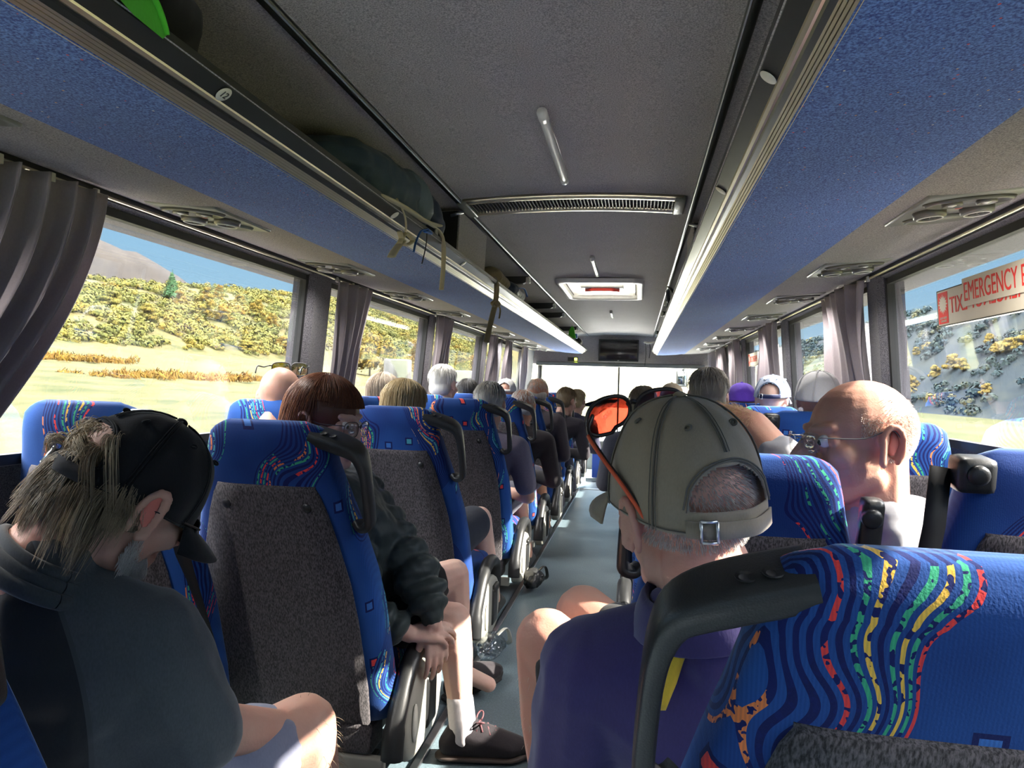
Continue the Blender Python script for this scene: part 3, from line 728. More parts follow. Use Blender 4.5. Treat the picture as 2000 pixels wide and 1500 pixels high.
# scrub: uncountable bushes on the hillsides, plus single trees
def bushmat(name, stops, k=.85):
    stops = [(p, tuple(q*k for q in c)) for p, c in stops]
    t = NT(name); at = t.n('ShaderNodeAttribute', attribute_name='tint'); co = t.n('ShaderNodeNewGeometry').outputs['Position']
    c = t.ramp(at.outputs['Fac'], stops); c = t.mix(t.math('MULTIPLY', t.noise(co, 1.4, 3, .7), .22), c, tuple(q*.6 for q in stops[0][1]))
    t.set(Base_Color=c, Roughness=.9, Specular_IOR_Level=.1); return t.m
import numpy as np
def leafy(name, items, m, per, size, parent=None, kind=None, seed=1, upright=0.):
    """each item a dome of small leaf-clump faces: (x,y,z,rx,rz,tint)"""
    rg = np.random.default_rng(seed); n = len(items); A = np.repeat(np.array(items, float), per, axis=0); N = len(A)
    u = rg.normal(size=(N, 3)); u[:, 2] = np.abs(u[:, 2])*1.1-.25; u /= np.linalg.norm(u, axis=1)[:, None]
    rr = (.72+.34*rg.random(N))[:, None]
    ctr = A[:, :3]+u*rr*A[:, [3, 3, 4]]
    t1 = rg.normal(size=(N, 3)); t1 -= u*(t1*u).sum(1)[:, None]*.8; t1[:, 2] *= 1+upright; t1 /= np.linalg.norm(t1, axis=1)[:, None]
    t2 = np.cross(u, t1); s = (size*(.6+.8*rg.random(N))*A[:, 3]**.5)[:, None]
    t1 = t1*s*(1+upright*2); t2 = t2*s*(.75-.2*upright)
    v = np.empty((N, 4, 3)); v[:, 0] = ctr-t1*.9-t2*.5; v[:, 1] = ctr+t2*.9-t1*.4; v[:, 2] = ctr+t1+t2*.4+u*s*.3; v[:, 3] = ctr-t2*.9+t1*.3
    me = bpy.data.meshes.new(name); me.vertices.add(4*N); me.vertices.foreach_set('co', v.ravel())
    me.loops.add(4*N); me.loops.foreach_set('vertex_index', np.arange(4*N)); me.polygons.add(N); me.polygons.foreach_set('loop_start', np.arange(0, 4*N, 4))
    me.update(calc_edges=True)
    ti = np.clip(np.repeat(A[:, 5]+rg.normal(0, .06, N), 4), 0, 1)
    at = me.attributes.new('tint', 'FLOAT', 'POINT'); at.data.foreach_set('value', ti.astype(np.float32))
    o = link(name, me, m, parent, False)
    if kind: o['kind'] = kind
    return o
def blobs(name, items, m, sub=2, parent=None, kind=None):
    """items: (x,y,z,rx,rz,tint)"""
    t = bmesh.new(); bmesh.ops.create_icosphere(t, subdivisions=sub, radius=1); t.verts.ensure_lookup_table()
    vs0 = [v.co.copy() for v in t.verts]; fs0 = [[v.index for v in f.verts] for f in t.faces]; t.free()
    V_, F_, T_ = [], [], []
    for (x, y, z, rx, rz, ti) in items:
        o = len(V_); sd_ = V((x*.7, y*.7, ti*9))
        for p in vs0:
            k = 1+.42*noise.noise(p*2.1+sd_)+.22*noise.noise(p*5+sd_)
            V_.append((x+p.x*rx*k, y+p.y*rx*k, z+p.z*rz*k)); T_.append(ti)
        F_ += [[i+o for i in f] for f in fs0]
    me = bpy.data.meshes.new(name); me.from_pydata(V_, [], F_); me.update()
    a = me.attributes.new('tint', 'FLOAT', 'POINT'); a.data.foreach_set('value', T_)
    o = link(name, me, m, parent)
    if kind: o['kind'] = kind
    return o
autumn = [(0, (.036, .044, .014)), (.25, (.065, .070, .018)), (.5, (.098, .092, .022)), (.72, (.115, .090, .017)), (.9, (.135, .080, .010)), (1, (.12, .066, .016))]
M_['bush'] = bushmat('autumn_scrub', autumn)
rnd = random.Random(5); its = []
for k in range(9000):
    y = -20+rnd.random()**1.25*560; d = 98+abs(rnd.gauss(0, 1))*30*(1+y/400)+3
    x = -d; r = rnd.uniform(.45, 1.35)*(.8+y/320); cl = .5+.5*noise.noise(V((x/20, y/20, 1)))
    if noise.noise(V((x/9, y/9, 5))) < -.25: continue
    its.append((x, y, zl(x, y)+r*.3, r, r*.85, min(1, max(0, rnd.gauss(.12+.6*cl, .15)))))
o = leafy('hillside_scrub', its, M_['bush'], 58, .29, None, 'stuff'); tag(o, 'green and golden autumn scrub covering the sunny hillside', 'scrub')
its = []
for k in range(5200):
    y = rnd.uniform(0, 330); x = 33+rnd.random()*22
    if noise.noise(V((x/6, y/9, 7))) < -.02: continue
    r = rnd.uniform(.22, .7)*(1+y/250); its.append((x, y, zr(x, y)+r*.3, r, r*.9, min(1, max(0, rnd.gauss(.25, .2)))))
M_['bushdark'] = bushmat('shaded_scrub', [(0, (.018, .034, .044)), (.4, (.036, .054, .052)), (.7, (.10, .09, .035)), (1, (.20, .145, .03))])  # low stops carry the hillside's blue shade in the leaf colour
o = leafy('shaded_scrub', its, M_['bushdark'], 42, .24, None, 'stuff', 2); tag(o, 'scrub coloured with blue shade covering the shaded hillside across the emergency exit windows', 'scrub')
# single trees placed by where they stand
def tree(px, py, d, h, wd, ti, name, lb, cat, grp=None, tall=False, m=None):
    rr = random.Random(int(px*7+py))
    zz = zl if px < 1000 else zr; q = 8.; rv = ray(px, py)      # march out until the sight line meets the land
    while q < 700:
        p = CAM+rv*q
        if p.z < zz(p.x, p.y): break
        q *= 1.012
    p.z = zz(p.x, p.y)
    t = empty(name, p, lb, cat, grp)
    its = []
    n = 9 if tall else 26
    for k in range(n):
        q = k/(n-1)
        if tall: rx = wd*.5*(1-q)**.8+.1; its.append((rr.uniform(-.1, .1), rr.uniform(-.1, .1), h*(.15+.8*q), rx, h*.12, ti+rr.uniform(-.04, .04)))
        else:
            a = rr.random()*6.3; q_ = rr.random(); r_ = wd*.42*rr.random()**.5*(1.05-q_*.65)
            its.append((r_*cos(a), r_*sin(a), h*(.10+.75*q_), wd*rr.uniform(.11, .2), h*.13, min(1, max(0, ti+rr.uniform(-.12, .08)))))
    leafy('crown', its, m or M_['bush'], 150 if tall else 100, .2, t, None, int(px))
    bm = B(); tube(bm, [(0, 0, -.4), (0, 0, h*.3), (.05*h, 0, h*.6)], [h*.02, h*.018, h*.01], 6); obj('trunk', bm, M_['trunk'], t)
M_['trunk'] = plain('grey_bark', (.12, .095, .075), .9)
M_['conifer'] = bushmat('dark_conifer', [(0, (.02, .05, .025)), (1, (.05, .11, .04))])
tree(335, 590, 150, 9, 5, .4, 'conifer', 'taller dark green conifer standing alone on the sunny hillside', 'tree', None, True, M_['conifer'])
tree(306, 552, 165, 5, 3, .4, 'conifer', 'small dark green conifer on the skyline of the sunny hill', 'tree', None, True, M_['conifer'])
for i, (px, py, d, h, wd, ti) in enumerate([(404, 598, 140, 6, 4.5, .82), (428, 590, 143, 6.5, 4.5, .85), (468, 600, 138, 5, 5, .8), (410, 625, 132, 6, 5.5, .78), (438, 632, 130, 5, 6, .84), (500, 620, 132, 6, 6, .8),
                                            (530, 640, 128, 5, 5, .82), (350, 600, 140, 5, 4.5, .8), (560, 690, 112, 5, 9, .86), (590, 690, 112, 6, 8, .84), (480, 690, 105, 3, 6, .66), (430, 675, 108, 4, 6, .7), (290, 630, 120, 4.5, 6, .62), (215, 600, 122, 4, 6, .55)]):
    tree(px, py, d, h, wd, ti, 'autumn_tree', 'golden autumn tree scattered on the sunny hillside seen through the nearest clear window', 'tree', 'autumn trees seen through the nearest window')
for i, (px, py, d, h, wd, ti) in enumerate([(690, 730, 92, 12, 11, .8), (722, 735, 90, 11, 11, .84), (750, 735, 95, 9, 9, .74), (812, 735, 92, 12, 11, .86), (838, 737, 95, 10, 10, .8), (905, 740, 100, 9, 10, .78), (925, 742, 100, 10, 10, .85), (950, 744, 100, 9, 9, .82), (1010, 748, 110, 9, 10, .85)]):
    tree(px, py, d, h, wd, ti, 'autumn_tree', 'big golden autumn tree at the foot of the sunny hill, seen past the dark pillar', 'tree', 'big autumn trees past the dark pillar')
for i, (px, py, d, h, wd) in enumerate([(1765, 702, 112, 3, 4), (1790, 694, 114, 3, 4), (1812, 690, 114, 3, 4), (1862, 728, 106, 5, 5), (1825, 740, 104, 4, 4), (1950, 694, 112, 3.5, 5), (1975, 690, 113, 3.5, 5), (1995, 685, 113, 4, 5), (1880, 725, 106, 4, 4), (1780, 765, 101, 5, 5), (1925, 775, 101, 3, 3), (1935, 675, 118, 3, 4)]):
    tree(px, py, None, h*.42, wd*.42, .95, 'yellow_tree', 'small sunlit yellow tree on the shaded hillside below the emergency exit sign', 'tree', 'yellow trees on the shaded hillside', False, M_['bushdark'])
for i, (px, py, d, wd, lb) in enumerate([(345, 730, 74, 13, 'long strip of rust brown rough grass across the sunny meadow'), (118, 694, 80, 9, 'patch of rust brown rough grass by the big curtain')]):
    p = at_d(px, py, d); rr = random.Random(i)
    o = leafy('rough_grass', [(p.x+rr.gauss(0, 2.2), p.y+(rr.random()+rr.random()-1)*wd*1.15, zl(p.x, p.y)+.02, rr.uniform(.3, .8), rr.uniform(.2, .55)*(.4+1.2*rr.random()), rr.uniform(.93, 1)) for k in range(110)], M_['bush'], 36, .16, None, None, i, 1.2); tag(o, lb, 'grass')
# pale roadside sign boards and a low pale hut in the meadow
for i, (px, py, d, w_, h, lb) in enumerate([(777, 715, 42, 1.5, 2.0, 'pale stone cairn in the meadow beside the golden trees'), (905, 735, 60, 1.6, 2.4, 'white post board standing in the meadow beyond the white haired man')]):
    p = at_d(px, py, d); bm = B(); zz = zl(p.x, p.y)-p.z
    box(bm, -w_/2, w_/2, -.4, .4, min(zz, -h)-.2, h*.2, .1); o = obj('roadside_board' if i else 'stone_cairn', bm, plain('weathered_board', (.07, .07, .072), .8) if i else plain('pale_stone', (.05, .049, .046), .9, var=.3, vs_=4)); o.location = p; tag(o, lb, 'marker')
# ------------------------------------------------------------------ coach seats
LB = .80
WID = [(0, .262), (.10, .264), (.3, .252), (.4, .24), (.5, .218), (.6, .192), (.67, .171), (.73, .159), (.775, .147), (.79, .132), (.80, .11)]
def lerp_tab(tab, z):
    for (a, b), (c, d) in zip(tab, tab[1:]):
        if z <= c: return b+(d-b)*(z-a)/(c-a)
    return tab[-1][1]
def seat(hx, aisle=True):
    """hx=+1: aisle on +X side.  Local origin: floor, rear foot of the backrest"""
    t = bpy.data.objects.new('coach_seat', None); C.objects.link(t); t.empty_display_size = .1
    bm = B(); rows = []
    zs = [0, .05, .1, .2, .3, .4, .5, .58, .64, .69, .73, .755, .775, .787, .795, .799]
    n = 40
    for z in zs:
        w_ = lerp_tab(WID, z); top = max(0, (z-.74)/.06)
        th = .115-.035*min(1, max(0, (z-.3)/.4)); yb = .028*top**2; yf = th-.035*top**2
        cy_, hy = (yb+yf)/2, (yf-yb)/2; r = []
        for k in range(n):
            a = 2*pi*k/n; c, s_ = cos(a), sin(a); ex = .45
            px = math.copysign(abs(c)**ex, c)*w_; py = cy_+math.copysign(abs(s_)**.6, s_)*hy
            if py > cy_: py += .018*(abs(px)/w_)**2*(1-top)
            r.append((px, py, z))
        rows.append(r)
    last = [(x*.9, .05+(y-.05)*.6, .8015) for x, y, z in rows[-1]]; rows.append(last)
    capends(bm, quadstrip(bm, rows, True)); bmesh.ops.recalc_face_normals(bm, faces=bm.faces[:])
    bk = obj('backrest', bm, M_['moq'], t); bk.location = (0, 0, .2)
    # carpeted rear shell
    bm = B(); rows = []
    for z in (.0, .1, .2, .3, .4, .5, .58, .63, .648):
        w_ = lerp_tab(WID, z)-.042-.03*max(0, (z-.6)/.05)**2*.3
        rows.append([(x*w_, -.006 if abs(x) < .99 else .003, z) for x in (-1, -.985, -.5, 0, .5, .985, 1)])
    w_ = lerp_tab(WID, .65)-.046
    rows.append([(x*w_*.99, .004, .653) for x in (-1, -.985, -.5, 0, .5, .985, 1)])
    quadstrip(bm, rows); bmesh.ops.recalc_face_normals(bm, faces=bm.faces[:])
    obj('back_panel', bm, M_['backcarpet'], bk)
    for sx in (-1, 1):
        bm = B(); ring_disc(bm, (sx*.105, -.006, .60), (1, 0, 0), (0, 0, 1), [(.0002, .004), (.006, .004), (.007, .003), (.011, .002), (.012, -.001), (.0002, -.001)], 14)
        obj('panel_button', bm, M_['black'], bk)
    bm = B(); box(bm, -.225, .225, .0, .09, .115, .195, .012); obj('rear_skirt', bm, M_['backcarpet'], t)
    if aisle:
        bm = B(); p = smooth_path([(hx*.115, .045, .768), (hx*.175, .042, .752), (hx*.220, .038, .734), (hx*.238, .033, .708), (hx*.247, .028, .66), (hx*.252, .022, .575), (hx*.249, .022, .553), (hx*.23, .03, .543), (hx*.215, .04, .55)], 5)
        n_ = len(p); ra = []; rb = []
        rows = []
        for i, (q, a_, b_) in enumerate(frames(p)):
            # keep the wide axis along Y
            tq = (p[min(i+1, n_-1)]-p[max(i-1, 0)]).normalized(); yv = V((0, 1, 0)); yv = (yv-tq*yv.dot(tq)).normalized(); xv = tq.cross(yv)
            f = i/(n_-1); e_ = min(1, max(0, (f-.12)/.42)); e_ = e_*e_*(3-2*e_); wd = .036-.015*e_; tk = .019-.0085*e_
            r = []
            for k in range(16):
                a = 2*pi*k/16; r.append(q+yv*math.copysign(abs(cos(a))**.5, cos(a))*wd+xv*math.copysign(abs(sin(a))**.5, sin(a))*tk)
            rows.append(r)
        capends(bm, quadstrip(bm, rows, True)); bmesh.ops.recalc_face_normals(bm, faces=bm.faces[:])
        gh = obj('grab_handle', bm, M_['black'], bk, True, 50)
        bm = B()
        for q in (.150, .172): ring_disc(bm, (hx*q, .028, .7885-(q-.115)*.27), (1, 0, 0), (0, 1, 0), [(.0002, 0), (.009, 0), (.009, .0012), (.0002, -.002)], 14)
        obj('handle_screws', bm, M_['rubber'], gh)
    if not aisle or hx < 0:
        g_ = hx if not aisle else -hx
        bm = B(); box(bm, min(g_*.185, g_*.12), max(g_*.185, g_*.12), -.012, .05, .725, .79, .014) if not aisle else box(bm, min(g_*.225, g_*.185), max(g_*.225, g_*.175), -.01, .03, .58, .735, .012)
        ring_disc(bm, (g_*(.155 if not aisle else .20), -.008, .762 if not aisle else .705), (1, 0, 0), (0, 0, 1), [(.0002, .0), (.019, .0), (.018, .012), (.012, .016), (.0002, .016)], 16)
        bg_ = obj('belt_guide', bm, M_['black'], bk)
        bm = B(); tube(bm, [(g_*.20, .03, .765 if not aisle else .62), (g_*.215, .0, .66 if not aisle else .55), (g_*.235, .02, .40), (g_*.265, .05, .1)], .0025, 6, .022); obj('belt_strap', bm, M_['rubber'], bg_)
    # cushion and base
    bm = B(); box(bm, -.235, .235, .085, .53, .19, .335, .05, 4); obj('seat_cushion', bm, M_['moq'], t)
    bm = B(); box(bm, -.20, .20, .06, .46, .11, .20, .01); box(bm, -.03, .03, .12, .36, .0, .12, .01); box(bm, -.17, .17, .16, .22, .0, .02, .004); obj('seat_base', bm, M_['rubber'], t)
    bm = B(); box(bm, -.21, .26, -.005, .02, .07, .112, .006); obj('cross_rail', bm, M_['beige'], t)
    if aisle:
        ar = None
        bm = B(); pts = smooth_path([(hx*.285, -.012, .12), (hx*.285, .0, .185), (hx*.287, .05, .265), (hx*.288, .12, .325), (hx*.288, .22, .350), (hx*.288, .31, .338), (hx*.288, .36, .29), (hx*.287, .37, .22)], 5)
        tube(bm, pts, .024, 12, [.030]*6+[.026]*(len(pts)-6)); ar = obj('armrest', bm, M_['black'], t)
        bm = B(); prof = []
        for k in range(40):
            a = 2*pi*k/40; y = .20+.185*cos(a)*(1 if sin(a) > 0 else 1); z = .175+.125*sin(a)
            if sin(a) < 0: y = .20+math.copysign(abs(cos(a))**.5, cos(a))*.17; z = .175-.115*abs(sin(a))**.6
            prof.append((y, z))
        rows = []
        for x_, f in ((.262, 1), (.295, 1), (.305, .96), (.309, .88), (.310, .5), (.310, .02)):
            rows.append([(hx*x_, .20+(y-.20)*f, .165+(z-.165)*f) for y, z in prof])
        capends(bm, quadstrip(bm, rows, True)); bmesh.ops.recalc_face_normals(bm, faces=bm.faces[:])
        sc_ = obj('side_cover', bm, M_['beige'], ar, True, 50)
        bm = B(); box(bm, min(hx*.300, hx*.318), max(hx*.300, hx*.318), .20, .29, .10, .25, .012); box(bm, min(hx*.305, hx*.324), max(hx*.305, hx*.324), .205, .285, .232, .262, .008); obj('tilt_latch', bm, M_['black'], ar)
        bm = B(); ring_disc(bm, (hx*.3115, .09, .17), (0, 1, 0), (0, 0, 1), [(.0002, 0), (.02, 0), (.02, .003 if hx < 0 else .003), (.0002, .003)], 16)
        for v in bm.verts: v.co.z = .17+(v.co.z-.17)*2.6
        obj('cover_inset', bm, M_['cream'], ar)
    return t
proto = {(1, True): seat(1, True), (-1, True): seat(-1, True), (1, False): seat(1, False), (-1, False): seat(-1, False)}
used_ = set()
def put_seat(side, aisle, y, rec, lb, x=None, dz=0):
    k = (side, aisle)
    if k in used_: o = ctree(proto[k])
    else: o = proto[k]; used_.add(k)
    # side +1 = seats left of the aisle (aisle on their +X side)
    if x is None: x = {(1, True): -.62, (1, False): -1.06, (-1, True): .505, (-1, False): .965}[k]
    o.location = (x, y, dz); tag(o, lb, 'coach seat', 'blue patterned coach seats')
    for c in o.children:
        if c.name.startswith('backrest'): c.rotation_euler = (radians(rec), 0, 0)
    return o
UP = 7.3
put_seat(1, True, .70, 12, 'patterned blue seat of the man in the black cap, only its edge in view', -.635)
put_seat(1, True, 1.755, 15, 'nearest whole charcoal-backed seat, the red haired woman sits in it', -.632, -.010)
put_seat(1, True, 2.62, 14.5, 'blue patterned aisle seat of the blonde haired passenger')
put_seat(1, True, 3.50, UP, 'blue patterned aisle seat of the white haired passenger in the mauve shirt')
put_seat(1, True, 4.37, UP, 'blue patterned aisle seat of the shorter bald man')
put_seat(1, True, 5.24, UP, 'blue patterned aisle seat of the taller bald man')
put_seat(1, True, 6.11, UP, 'blue patterned aisle seat of the brown haired passenger leaning out')
put_seat(1, True, 6.98, UP, 'small distant aisle seat of the sandy haired passenger')
put_seat(1, True, 7.85, UP, 'frontmost aisle seat on the sunny hillside side')
put_seat(1, False, 1.60, 13, 'blue patterned window seat behind the black cap, near the big curtain', -1.03, .02)
put_seat(1, False, 2.45, 9, 'window seat of the man with sunglasses on his bald head')
put_seat(1, False, 3.42, 9, 'window seat of the ash blonde passenger beside the sunny meadow')
put_seat(1, False, 4.30, UP, 'window seat of the white haired man sitting tall')
put_seat(1, False, 5.17, UP, 'window seat of the passenger with dark hair')
put_seat(1, False, 6.04, UP, 'window seat of the white capped passenger far ahead')
put_seat(1, False, 6.91, UP, 'window seat second from the front on the sunny hillside side')
put_seat(-1, True, .82, 16, 'biggest blue patterned seat back, nearest of all, with black grab handle', .512, -.03)
put_seat(-1, True, 1.58, 13.5, 'blue patterned aisle seat between the khaki cap and the bald man in glasses', .475, -.03)
put_seat(-1, True, 2.42, UP, 'blue patterned aisle seat beneath the bare outstretched arm')
put_seat(-1, True, 3.28, UP, 'aisle seat of the grey haired man beyond the khaki cap')
put_seat(-1, True, 4.15, UP, 'aisle seat of the spiky brown haired passenger')
put_seat(-1, True, 5.02, UP, 'empty looking aisle seat ahead of the spiky brown haired passenger')
put_seat(-1, True, 5.9, UP, 'distant aisle seat of the passenger in the tan cap')
put_seat(-1, False, 1.50, UP, 'blue patterned window seat with black belt guide behind the bald man in glasses', 1.0, -.012)
put_seat(-1, False, 2.36, UP, 'blue window seat showing just behind the head of the bald man in glasses', 1.0)
put_seat(-1, False, 3.28, UP, 'blue window seat with red squares and green stripes beside the glasses of the bald man')
put_seat(-1, False, 4.15, UP, 'blue window seat of the passenger in the white cap with swoosh')
put_seat(-1, False, 5.02, UP, 'blue window seat of the passenger in the purple cap')
put_seat(-1, False, 5.9, UP, 'far window seat beyond the purple cap')
# ------------------------------------------------------------------ people
M_['skinA'] = skin('fair_weathered_skin', (.56, .33, .25)); M_['skinB'] = skin('tanned_skin', (.52, .27, .17), (.55, .16, .10), .25)
M_['skinC'] = skin('pale_skin', (.66, .44, .36), (.66, .26, .2), .25)
M_['eye'] = plain('eye_white', (.75, .72, .68), .2, var=.02); M_['iris'] = plain('iris', (.06, .05, .04), .15)
M_['lip'] = plain('lips', (.50, .20, .17), .4)
M_['innerear'] = plain('reddened_ear_skin', (.60, .17, .13), .5)
def frame_mat(pos, fwd, up):
    f = V(fwd).normalized(); u = V(up); u = (u-f*u.dot(f)).normalized(); r = f.cross(u)
    return Matrix.Translation(V(pos)) @ Matrix(((r.x, f.x, u.x), (r.y, f.y, u.y), (r.z, f.z, u.z))).to_4x4()
def camvec(r, u, away): return RC @ V((r, u, -away))
def head_blobs(S, M, near=True, k=1.0, jaw=1.0, nose=1.0, fat=1.0):
    S.M = M @ Matrix.Scale(k, 4)
    S.ell((0, -.012, .026), (.075, .096, .088), None, 20, 14)
    S.hull(((-.03, .02, -.03), (.036, .05, .06)), ((.03, .02, -.03), (.036, .05, .06)), ((0, .03, -.065), (.04*fat, .045, .05)))
    S.hull(((-.046*fat, -.005, -.068), .02), ((.046*fat, -.005, -.068), .02), ((-.014, .066*jaw, -.104), .02), ((.014, .066*jaw, -.104), .02), ((0, .05, -.06), .035))
    for s in (-1, 1):
        S.ell((s*.043, .052, -.022), (.026, .026, .024))
        S.hull(((s*.012, .086, .026), (.012, .010, .008)), ((s*.043, .073, .028), (.011, .010, .008)))
        if near:   # eyelids, nostril wings, ears
            S.hull(((s*.020, .080, .006), (.008, .006, .008)), ((s*.046, .070, .004), (.009, .008, .009)))
            S.ell((s*.013, .096, -.034), (.009, .011, .008))
            a = []
            for q in range(11):
                an = radians(-60+q*26); a.append((s*(.078+.010*sin(q/10*pi)+.004), -.012-.019*cos(an)*1.0-.004, -.004+.034*sin(an) if q < 9 else -.034))
            S.chain(a, [.0062]*len(a))
            S.ell((s*.0785, -.014, .0), (.005, .018, .029)); S.ell((s*.080, -.002, -.034), (.006, .009, .011))
        else: S.ell((s*.081, -.016, -.002), (.007, .02, .033))
    S.hull(((0, .088, .018), (.009, .009, .009)), ((0, .112*nose, -.024), (.011, .011, .010)), ((0, .09, -.036), (.013, .010, .007)))
    S.hull(((0, .083, -.048), (.018, .012, .01)), ((0, .082, -.082), (.022, .012, .012)))
    S.hull(((-.018, .085, -.060), .0055), ((0, .094, -.058), .0065), ((.018, .085, -.060), .0055))
    S.hull(((-.016, .084, -.071), .006), ((0, .092, -.072), .0075), ((.016, .084, -.071), .006))
    S.M = None
def eyes(root, M, k=1.0):
    for s in (-1, 1):
        bm = B(); t = bmesh.new(); bmesh.ops.create_uvsphere(t, u_segments=14, v_segments=10, radius=.0118); add(bm, t, M @ Matrix.Scale(k, 4) @ Matrix.Translation((s*.032, .0785, .004)))
        o = obj('eye', bm, M_['eye'], root)
        bm = B(); t = bmesh.new(); bmesh.ops.create_uvsphere(t, u_segments=12, v_segments=8, radius=.006); add(bm, t, M @ Matrix.Scale(k, 4) @ Matrix.Translation((s*.032, .0862, .002))); obj('iris', bm, M_['iris'], o)
def hand(S, wrist, fwd, back, side=1, curl=.6, k=1.0, spread=.10, rs=1.0):
    """five separate fingers; back = direction the back of the hand faces; side=+1 thumb on fwd x back side"""
    f = V(fwd).normalized(); b = V(back); b = (b-f*b.dot(f)).normalized(); l = f.cross(b)*side
    w_ = V(wrist)
    P_ = lambda a, c, d: w_+(f*a+l*c+b*d)*k
    S.hull((P_(0, .012, 0), .015*k), (P_(0, -.012, 0), .015*k), (P_(.078, .032, .002), .011*k), (P_(.082, .011, .005), .011*k), (P_(.078, -.011, .004), .0105*k), (P_(.070, -.031, 0), .010*k))
    for i, (c, a0, ln, r) in enumerate(((.032, .080, .072, .0088), (.011, .085, .080, .0090), (-.011, .081, .074, .0086), (-.031, .072, .058, .0076))):
        cu = curl[i] if isinstance(curl, (list, tuple)) else curl
        d = (f+l*spread*(1.2-i*.8)).normalized(); p = P_(a0, c, .004); pts = [p]; ang = cu*.45
        for j, q in enumerate((.46, .31, .23)):
            dd = d*cos(ang)-b*sin(ang); p = p+dd*ln*q*k; pts.append(p); ang += cu*(.95-.2*j)
        r *= rs
        S.chain(pts, [r*k*1.06, r*k, r*k*.92, r*k*.8])
    t0 = P_(.018, .022, -.004); t1 = P_(.048, .046, -.014); t2 = P_(.074, .053, -.024); t3 = P_(.094, .050, -.032)
    S.chain([t0, t1, t2, t3], [.0145*k, .0115*k, .0100*k, .0082*k])
def strands(name, M, m, n, gen, parent, r=.0011, seed=1, sides=3):
    """gen(rnd) -> list of local points and a tint; every strand a thin tapered tube in one mesh"""
    rnd = random.Random(seed); Vv, F, T = [], [], []
    for _ in range(n):
        g = gen(rnd)
        if g is None: continue
        pts, ti = g; pts = [M @ V(p) for p in pts]; L_ = len(pts); base = len(Vv)
        for i, (p, a, b) in enumerate(frames(pts)):
            rr = r*(1-.75*(i/(L_-1))**1.5)
            for q in range(sides):
                an = 2*pi*q/sides; Vv.append(p+a*rr*cos(an)+b*rr*sin(an)); T.append(ti)
        for i in range(L_-1):
            for q in range(sides):
                q2 = (q+1) % sides; F.append((base+i*sides+q, base+i*sides+q2, base+(i+1)*sides+q2, base+(i+1)*sides+q))
    me = bpy.data.meshes.new(name); me.from_pydata(Vv, [], F); me.update()
    a = me.attributes.new('tint', 'FLOAT', 'POINT'); a.data.foreach_set('value', T)
    return link(name, me, m, parent)
def on_ell(c, r, th, ph, off=0):
    return (c[0]+(r[0]+off)*sin(th)*sin(ph), c[1]+(r[1]+off)*sin(th)*cos(ph), c[2]+(r[2]+off)*cos(th))
def hair_gen(c, r, lo, drop=0, az=(0, 2*pi), crown=(.0, -.03), jit=.004, curlf=.15, seglen=8, th0=(.05, 1.0), ln=.9, thmax=2.2, face=1.15):
    def g(rnd):
        ph = rnd.uniform(*az); t0 = rnd.uniform(*th0)*rnd.random()**.4; pts = []; off = rnd.uniform(-.002, .006)
        t1 = min(thmax, t0+ln*rnd.uniform(.6, 1.2)); dph = rnd.gauss(0, curlf)
        ff = abs(((ph+pi) % (2*pi))-pi)      # 0 = face side
        lim = face+max(0, ff-.9)*.9
        t1 = min(t1, lim+rnd.uniform(-.08, .08))
        if t0 >= t1-.1: return None
        for k in range(seglen):
            q = k/(seglen-1); th = t0+(t1-t0)*q
            p = V(on_ell(c, r, th, ph+dph*q, off+jit*sin(q*3)*rnd.random()))
            if drop and th > 1.45 and ff > .9: p = V(on_ell(c, r, 1.5, ph+dph*q, off)); p.z -= (th-1.5)*drop
            pts.append(p)
        return pts, min(1, max(0, rnd.gauss(.5, .25)))
    return g
def shell(name, M, els, m, root, voxel=.008, push=None):
    S = Shape(); S.M = M
    for e_ in els:
        if e_[0] == 'h': S.hull(*e_[1])
        else: S.ell(e_[0], e_[1])
    S.M = None
    o = S.build(name, m, root, voxel, 3, .5, push); return o
def torso_blobs(S, hip, chest, neck, shl, shr, g=0.0, belly=0., wd=1.0):
    """hip, chest, neck base and shoulder joints, radii grown by g"""
    ax = (V(shr)-V(shl)).normalized()
    def e3(c, a, b, h):
        return (V(c), (a+g, b+g, h+g))
    S.hull(e3(hip, .165*wd, .125, .085), e3(V(hip).lerp(V(chest), .5), .155*wd, .115+belly, .08))
    S.hull(e3(V(hip).lerp(V(chest), .4), .155*wd, .118+belly, .08), e3(chest, .155*wd, .115, .11))
    nb = V(neck)
    S.hull(e3(chest, .15*wd, .105, .10), (V(shl)+ax*.01, .062+g), (V(shr)-ax*.01, .062+g), (nb-V((0, 0, .03)), .055+g))
